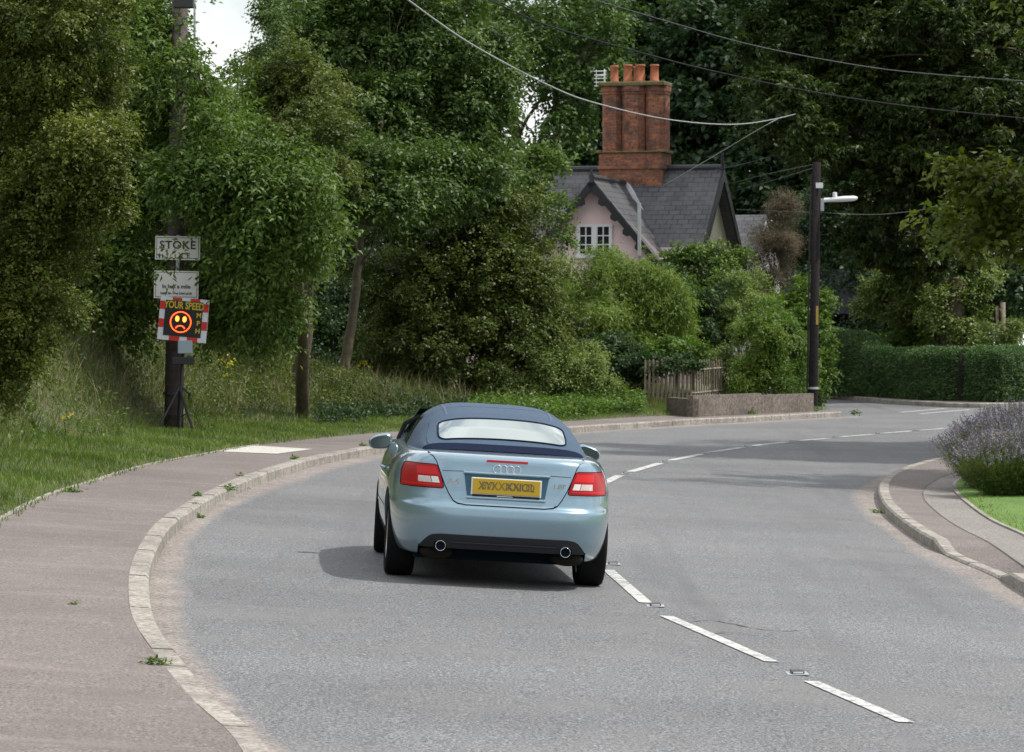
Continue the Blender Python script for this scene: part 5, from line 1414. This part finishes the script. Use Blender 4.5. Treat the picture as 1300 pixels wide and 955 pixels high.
# rings emblem
em = MB()
for k in range(4):
    cx_ = -.0735 + .049 * k
    pts = []
    for a in np.linspace(0, 2*math.pi, 29): x, z = cx_ + math.cos(a)*.031, .900 + math.sin(a)*.031; pts.append(Vector((x, rear_y(x, z) - .010, z)))
    em.tube(pts, .0038, 6, cap=False)
em.build('rings_emblem', M['chrome'], lid, smooth=True)
for s_, x, sz in (('A4', -.405, .062), ('1.8T', .405, .042)):
    z = .795; dx = .02; ya, yb2 = rear_y(x-dx, z), rear_y(x+dx, z)
    text_mesh(s_, sz, M['chrome'], 'badge', lid, (x, rear_y(x, z) - .008, z), rot=(R(90), 0, math.atan2(yb2-ya, 2*dx)), ext=.002, sx=1.3, bold=.0008)
# tail lights
def tail(sx):
    def sw(o): return [(z, min(a*sx, b*sx), max(a*sx, b*sx)) for z, a, b in o]
    t = patch('tail_light', sw([(.738,.484,.788),(.75,.478,.79),(.84,.504,.785),(.900,.530,.765),(.908,.55,.755)]), M['lens_red'], .010, car, 20, 30, .014)
    patch('bright_lens', sw([(.835,.520,.68),(.892,.542,.68)]), M['lens_red2'], .0125, t, 6, 12, .004)
    patch('bright_lens', sw([(.752,.498,.77),(.764,.500,.77)]), M['lens_red2'], .0125, t, 3, 12, .004)
    patch('indicator_lens', sw([(.774,.565,.668),(.820,.58,.668)]), M['lens_clear'], .0135, t, 5, 10, .004)
    patch('reversing_lens', sw([(.774,.506,.561),(.820,.522,.574)]), M['lens_white'], .0135, t, 5, 8, .004)
    o2 = [(.738,.484),(.75,.478),(.84,.504),(.900,.530),(.908,.55),(.908,.755),(.900,.765),(.84,.785),(.75,.79),(.738,.788)]
    outline_curve([(x*sx, z) for z, x in o2], .004, .012, M['gap'], 'light_gap', t, closed=True)
tail(-1); tail(1)
# black diffuser and exhausts
DF = [(.285,-.635,.635),(.30,-.63,.63),(.34,-.60,.60),(.37,-.57,.57),(.385,-.54,.54),(.392,-.49,.49)]
df = patch('diffuser', DF, M['carblack'], .006, car, 14, 40, .05)
mb = MB(); mb.grid([[Vector((x, rear_y(x, .35) - .007, .338)) for x in np.linspace(-.40, .40, 20)], [Vector((x, rear_y(x, .35) - .016, .330)) for x in np.linspace(-.40, .40, 20)], [Vector((x, rear_y(x, .33) - .006, .322)) for x in np.linspace(-.40, .40, 20)]]); mb.build('diffuser_lip', M['carblack'], df, smooth=True)
for sx in (-1, 1):
    mb = MB(); x = sx * .475; yb = rear_y(x, .3)
    prof = [(.038, -.030), (.040, -.036), (.038, -.040), (.035, -.036), (.034, -.02), (.033, .06)]
    rows = [[Vector((x + math.cos(2*math.pi*k/24)*r, yb + y, .302 + math.sin(2*math.pi*k/24)*r)) for k in range(24)] for r, y in prof]
    rows.insert(0, [Vector((x + math.cos(2*math.pi*k/24)*.037, yb + .06, .302 + math.sin(2*math.pi*k/24)*.037)) for k in range(24)])
    mb.grid(rows, closed=True); t = mb.build('exhaust_tip', M['chrome'], car, smooth=True)
    mb = MB(); mb.add([Vector((x + math.cos(2*math.pi*k/24)*.0335, yb - .018, .302 + math.sin(2*math.pi*k/24)*.0335)) for k in range(24)], [tuple(range(24))]); mb.build('bore', M['gap'], t)
    mb = MB(); mb.tube([Vector((x, yb - .010, .302)), Vector((x, yb + .02, .302))], .052, 24); mb.build('cutout', M['gap'], t)
    mb = MB(); c_ = Vector((sx*.50, yb + .24, .245))
    rows = [[c_ + Vector((math.cos(2*math.pi*k/20)*.125*s1, y, math.sin(2*math.pi*k/20)*.055*s1)) for k in range(20)] for y, s1 in ((-.17,.05),(-.17,.8),(-.15,1),(.15,1),(.17,.8),(.17,.05))]
    mb.grid(rows, closed=True); mb.build('silencer', M['exhaust'], car, smooth=True)
mb = MB(); mb.tube([(-.35,-.45,.21),(0,-.40,.20),(.35,-.45,.21)], .022, 8); mb.build('exhaust_pipe', M['galv'], car, smooth=True)
# wheels
def wheel(sx, y, steer=0):
    w = empty('wheel', (sx*TR, y, WR), (0, 0, R(steer))); w.parent = car
    prof = [(.225,-.085),(.245,-.105),(.285,-.112),(.305,-.105),(.316,-.085),(.318,-.04),(.318,.04),(.316,.085),(.305,.105),(.285,.112),(.245,.105),(.225,.085)]
    mb = MB(); K = 48
    rows = [[Vector((yy_, math.cos(2*math.pi*k/K)*r, math.sin(2*math.pi*k/K)*r)) for k in range(K)] for r, yy_ in prof]
    mb.grid(rows, closed=True)
    for yy_ in (-.062, -.02, .02, .062):     # tread grooves
        pass
    mb.build('tyre', M['tyre'], w, smooth=True)
    mb = MB()
    prof = [(.226,-.09),(.232,-.094),(.226,-.10),(.215,-.085),(.208,-.02),(.208,.09),(.226,.094)]
    rows = [[Vector((-sx*yy_, math.cos(2*math.pi*k/K)*r, math.sin(2*math.pi*k/K)*r)) for k in range(K)] for r, yy_ in prof]
    mb.grid(rows, closed=True)
    for q_ in range(9):
        a = 2*math.pi*q_/9; Mx = Matrix.Rotation(a, 4, 'X')
        mb.box(sx*.06-.012, sx*.06+.014, -.017, .017, .04, .216, 0, Mx)
    mb.tube([(sx*.045,0,0),(sx*.078,0,0)], .05, 16)
    mb.build('rim', M['alloy'], w, smooth=False)
    mb = MB(); mb.tube([(-.03,0,0),(-.02,0,0)], .16, 24) if sx > 0 else mb.tube([(.02,0,0),(.03,0,0)], .16, 24); mb.build('brake_disc', M['galv'], w)
for sx in (-1, 1):
    wheel(sx, 0); wheel(sx, WB, -3)
# soft top
ZB = 1.005
def htop(y): return float(np.interp(y, [-.40,-.34,-.25,-.1,.05,.25,.45,.65,.9,1.2,1.6,2.0,2.2], [0,.022,.06,.115,.170,.236,.285,.314,.333,.342,.336,.322,.305]))
def wtop(y): return float(np.interp(y, [-.40,-.36,-.3,-.2,-.05,.15,.5,1.0,1.6,2.2], [.50,.575,.62,.655,.685,.70,.715,.72,.715,.69]))
def beltz(y): return ZB - .02 - .05 * sstep(.6, 2.4, y)
ys_ = np.concatenate([np.linspace(-.40, -.2, 9)[:-1], np.linspace(-.2, 2.2, 49)]); NU = 48
def topp(y, u, off=0.0):
    """u in [-1,1] angle across"""
    a = u * math.pi / 2; p_ = 4.2
    c, s_ = math.cos(a), math.sin(a); rr = (abs(c)**p_ + abs(s_)**p_) ** (-1/p_)
    h = htop(y); zb = beltz(y); hh = ZB + h - zb
    taper = 1 - .25 * (max(0, c*rr)) ** 1.0 * min(1, h / .25)
    v = Vector((s_*rr*wtop(y)*taper, y, zb + max(0, c*rr)*hh + h*0))
    if off:
        e = 1e-3
        d1 = topp(y + e, u) - topp(y - e, u); d2 = topp(y, u + e) - topp(y, u - e)
        n = d2.cross(d1); n = n.normalized() if n.length > 0 else Vector((0,0,1))
        if n.z < 0: n = -n
        v = v + n * off
    return v
fab = MB(); gls = MB()
us = np.linspace(-1, 1, NU + 1)
P_grid = [[topp(y, u) for u in us] for y in ys_]
def is_side_glass(y, u): return abs(u) > .62 and abs(u) < .985 and y > .80 + (.985 - abs(u)) * -.0 and abs(u) > .60 + .10 * sstep(1.1, .75, y) + (0 if y > .95 else (.95 - y) * 1.6)
fv = [p for r in P_grid for p in r]; nc = NU + 1; ff = []; gf = []
for i in range(len(ys_) - 1):
    for j in range(NU):
        ym = (ys_[i] + ys_[i+1]) / 2; um = (us[j] + us[j+1]) / 2; q_ = (i*nc+j, i*nc+j+1, (i+1)*nc+j+1, (i+1)*nc+j)
        (gf if is_side_glass(ym, um) else ff).append(q_)
fab.add(fv, ff); gls.add(fv, gf)
st_ = fab.build('soft_top', M['fabric'], car, smooth=True)
sdm = st_.modifiers.new('s', 'SOLIDIFY'); sdm.thickness = .012; sdm.offset = -1
gs_ = gls.build('side_window', M['cabglass'], car, smooth=True)
# windscreen
mb = MB(); mb.grid([[Vector((x*.98, 2.2, ZB + .30)) if 0 else Vector((x*.56, 2.2 - abs(x)**2*.10, ZB+.28 - abs(x)**2*.03)) for x in np.linspace(-1,1,13)], [Vector((x*.70, 2.85 - abs(x)**2*.25, .97)) for x in np.linspace(-1,1,13)]]); mb.build('windscreen', M['cabglass'], car, smooth=True)
for sx in (-1, 1):
    mb = MB(); mb.tube([topp(2.18, sx*.60), (sx*.66, 2.4, 1.12), (sx*.70, 2.62, .98)], .022, 8); mb.build('windscreen_pillar', M['carblack'], car, smooth=True)
# header + front cross edge, seams
for u in (-.44, .44):
    mb = MB(); mb.grid([[topp(y, u + d, .003) for d in (-.008, .008)] for y in np.linspace(-.34, 2.1, 60)]); mb.build('seam', M['seam'], st_, smooth=True)
mb = MB(); mb.grid([[topp(y, u, .003) for u in np.linspace(-.62, .62, 40)] for y in (.78, .80)]); mb.build('seam', M['seam'], st_, smooth=True)
# raised panel around rear window
mb = MB(); mb.grid([[topp(y, u, .005) for u in np.linspace(-.60 + .05*sstep(.3,.7,y), .60 - .05*sstep(.3,.7,y), 40)] for y in np.linspace(-.26, .42, 22)]); rp = mb.build('window_panel', M['fabric'], st_, smooth=True)
# dark lower hem
mb = MB(); mb.grid([[topp(y, u, .008) for u in np.linspace(-.985, .985, 60)] for y in (-.385, -.36, -.33, -.30, -.27)]); mb.build('hem', M['fabric_dark'], st_, smooth=True)
# rear window : rounded outline on the sloping panel
mb = MB(); ya, yb2 = -.20, .22; rows = []
def uw(t):
    """half-extent in u with rounded corners ; t in [-1,1] bottom..top"""
    e = max(0, (abs(t) - .68) / .32)
    return (.470 + .035 * (t + 1) / 2) - .05 * (1 - math.sqrt(max(0, 1 - e*e)))
for t in np.concatenate([[-1, -.985, -.95, -.9, -.85], np.linspace(-.8, .8, 18), [.85, .9, .95, .985, 1]]):
    y = (ya + yb2) / 2 + (yb2 - ya) / 2 * t
    rows.append([topp(y + .035 * (1 - (u_/1.0)**2) * (1 if t > 0 else 1) * 1, u_ * uw(t), .010) for u_ in np.linspace(-1, 1, 41)])
mb.grid(rows); rw = mb.build('rear_window', M['rearglass'], car, smooth=True)
rim = MB(); border = [r[0] for r in rows] + rows[-1][1:-1] + [r[-1] for r in rows[::-1]] + rows[0][-2:0:-1]
rim.tube(border + [border[0]], .007, 5, cap=False); rim.build('window_seal', M['fabric_dark'], rw)
# chrome waist strip under the roof
mb = MB()
pts = [Vector((topp(y, sgn * .995).x * 1.02, y, beltz(y) - .0)) for sgn in (-1,) for y in np.linspace(2.3, -.2, 30)]
mb.tube(pts, .009, 6); pts = [Vector((-p.x, p.y, p.z)) for p in pts]; mb.tube(pts, .009, 6); mb.build('waist_trim', M['brightrim'], car, smooth=True)
# mirrors
def mirror(sx):
    m = MB(); K = 24
    prof = [(-.075,.0,.0,.0), (-.072,.62,.62,.0), (-.06,.92,.92,0), (-.02,1,1,0), (.05,.93,.88,0), (.10,.68,.6,0), (.12,.3,.3,0), (.125,.02,.02,0)]
    cx_, cz_ = sx*.875, .965; rows = []
    for y, a, b_, _ in prof:
        r = []
        for k in range(K):
            th = 2*math.pi*k/K; c, s_ = math.cos(th), math.sin(th); rr = (abs(c)**2.8 + abs(s_)**2.8) ** (-1/2.8)
            xx = c*rr*.098*a; zz = s_*rr*.062*b_
            # outboard end lower / inboard taper
            t = xx*sx / .098; zz *= (1 - .22*t) if zz > 0 else (1 - .08*t)
            r.append(Vector((cx_ + xx, 2.05 + y, cz_ + zz - .012*t)))
        rows.append(r)
    m.grid(rows, closed=True); sh = m.build('door_mirror', M['paint'], car, smooth=True)
    m = MB(); r = []
    for k in range(K):
        th = 2*math.pi*k/K; c, s_ = math.cos(th), math.sin(th); rr = (abs(c)**2.8 + abs(s_)**2.8) ** (-1/2.8); xx = c*rr*.084; zz = s_*rr*.049; t = xx*sx/.098; zz *= (1 - .22*t) if zz > 0 else (1 - .08*t)
        r.append(Vector((cx_ + xx, 2.05 - .0775, cz_ + zz - .012*t)))
    m.add(r, [tuple(range(K))]); 
    M.setdefault('mirror', plain('mirror_glass', (.09,.12,.12), .1, metal=.8))
    m.build('mirror_glass', M['mirror'], sh)
    m = MB(); m.tube([(sx*.74, 2.12, .955), (sx*.86, 2.08, .945)], [.035, .028], 10); m.build('mirror_arm', M['carblack'], sh)
mirror(-1); mirror(1)
# door gaps and handle on the sides
def side_x(y, z):
    W, yr, yf = hrow(z); b_ = (YC - yr) if y < YC else (yf - YC); n = NE if y < YC else 3.2
    return W * (max(0, 1 - (abs(y - YC)/b_) ** n)) ** (1/n)
for sx in (-1, 1):
    mb = MB(); 
    for pl__ in ([(.62, z) for z in np.linspace(.99, .52, 20)] + [(.62 - .0 + (.50 - z)*-1.0 * .3 + 0, z) for z in np.linspace(.5, .34, 8)],):
        rows = []
        for y, z in pl__: rows.append([Vector((sx*(side_x(y-.004, z)+.002), y-.004, z)), Vector((sx*(side_x(y+.004, z)+.002), y+.004, z))])
        mb.grid(rows)
    dg_ = mb.build('door_gap', M['gap'], car)
    mb = MB(); mb.tube([(sx*(side_x(.75,.80)+.008), .75, .80), (sx*(side_x(.85,.80)+.03), .85, .805), (sx*(side_x(.95,.80)+.008), .95, .80)], .014, 8); mb.build('door_handle', M['paint'], car, smooth=True)
    mb = MB(); mb.grid([[Vector((sx*(side_x(y, z)+.004), y, z)) for y in np.linspace(.45, 2.2, 30)] for z in (.50, .512, .524)]); mb.build('side_strip', M['paint'], car, smooth=True)
# aerial fin on the far side and seat belt
M['orange'] = plain('orange_belt', (.6,.12,.03), .6)
mb = MB(); mb.tube([(-.52, 1.2, 1.00), (-.50, 1.25, 1.10)], .018, 6); mb.build('seat_belt', M['orange'], car)
M['seat'] = plain('seat_leather', (.04,.04,.045), .6)
for sx in (-1, 1):
    s = MB(); s.box(sx*.36-.22, sx*.36+.22, .95, 1.12, .55, 1.05); s.build('seat', M['seat'], car, bevel=.04)
    s = MB(); s.box(sx*.36-.12, sx*.36+.12, .93, 1.02, 1.06, 1.22); s.build('head_restraint', M['seat'], car, bevel=.03)

# ------------------------------------------------------------------ light, sky, camera
SUN_AZ, SUN_EL = R(3), R(57)     # azimuth from +X towards +Y
sd_ = Vector((math.cos(SUN_EL)*math.cos(SUN_AZ), math.cos(SUN_EL)*math.sin(SUN_AZ), math.sin(SUN_EL)))
L = bpy.data.lights.new('Sun', 'SUN'); L.energy = 3.2; L.angle = R(1.0); L.color = (1, .95, .88)
lo_ = bpy.data.objects.new('sun', L); col.objects.link(lo_); lo_.location = (30, 0, 40)
lo_.rotation_euler = (-sd_).to_track_quat('-Z', 'Y').to_euler()
w = bpy.data.worlds.new('World'); scene.world = w; w.use_nodes = True; nt = w.node_tree
bg = nt.nodes['Background']; bg.inputs['Strength'].default_value = .12
sky = N(nt, 'ShaderNodeTexSky', sky_type='NISHITA'); sky.sun_disc = False; sky.sun_elevation = SUN_EL; sky.sun_rotation = R(90) - SUN_AZ; sky.air_density = 1.2; sky.dust_density = 1.5
tc = N(nt, 'ShaderNodeTexCoord'); mp = N(nt, 'ShaderNodeMapping'); mp.inputs['Scale'].default_value = (1, 1, 2.4); nt.links.new(tc.outputs['Generated'], mp.inputs['Vector'])
cf = noise(nt, mp.outputs['Vector'], 2.6, 8, .6)
fac = rampf(nt, cf, [(.28, (0,0,0)), (.48, (1,1,1))])
shade = rampf(nt, noise(nt, mp.outputs['Vector'], 4.5, 6, .6), [(.36, (4.2, 4.5, 4.9)), (.60, (10.2, 10.2, 10.3))])
nt.links.new(mixc(nt, fac, sky.outputs[0], shade), bg.inputs['Color'])
cam = bpy.data.cameras.new('Camera'); co = bpy.data.objects.new('Camera', cam); col.objects.link(co); scene.camera = co
co.location = (0, 0, CH); co.rotation_euler = (R(90), 0, 0)
cam.sensor_fit = 'HORIZONTAL'; cam.sensor_width = 36; cam.lens = F / 1300 * 36; cam.shift_y = -(477.5 - HY) / 1300
cam.clip_start = .5; cam.clip_end = 3000
cam.dof.use_dof = True; cam.dof.focus_distance = 29.0; cam.dof.aperture_fstop = 13
vs = scene.view_settings; vs.view_transform = 'Standard'; vs.look = 'None'; vs.gamma = 1; vs.exposure = 0.32; vs.use_curve_mapping = False
scene.cycles.max_bounces = 6; scene.cycles.diffuse_bounces = 3; scene.cycles.transmission_bounces = 3; scene.cycles.use_denoising = True
for o in bpy.data.objects:
    if o.type == 'EMPTY' and o.parent is None: o.empty_display_size = .3
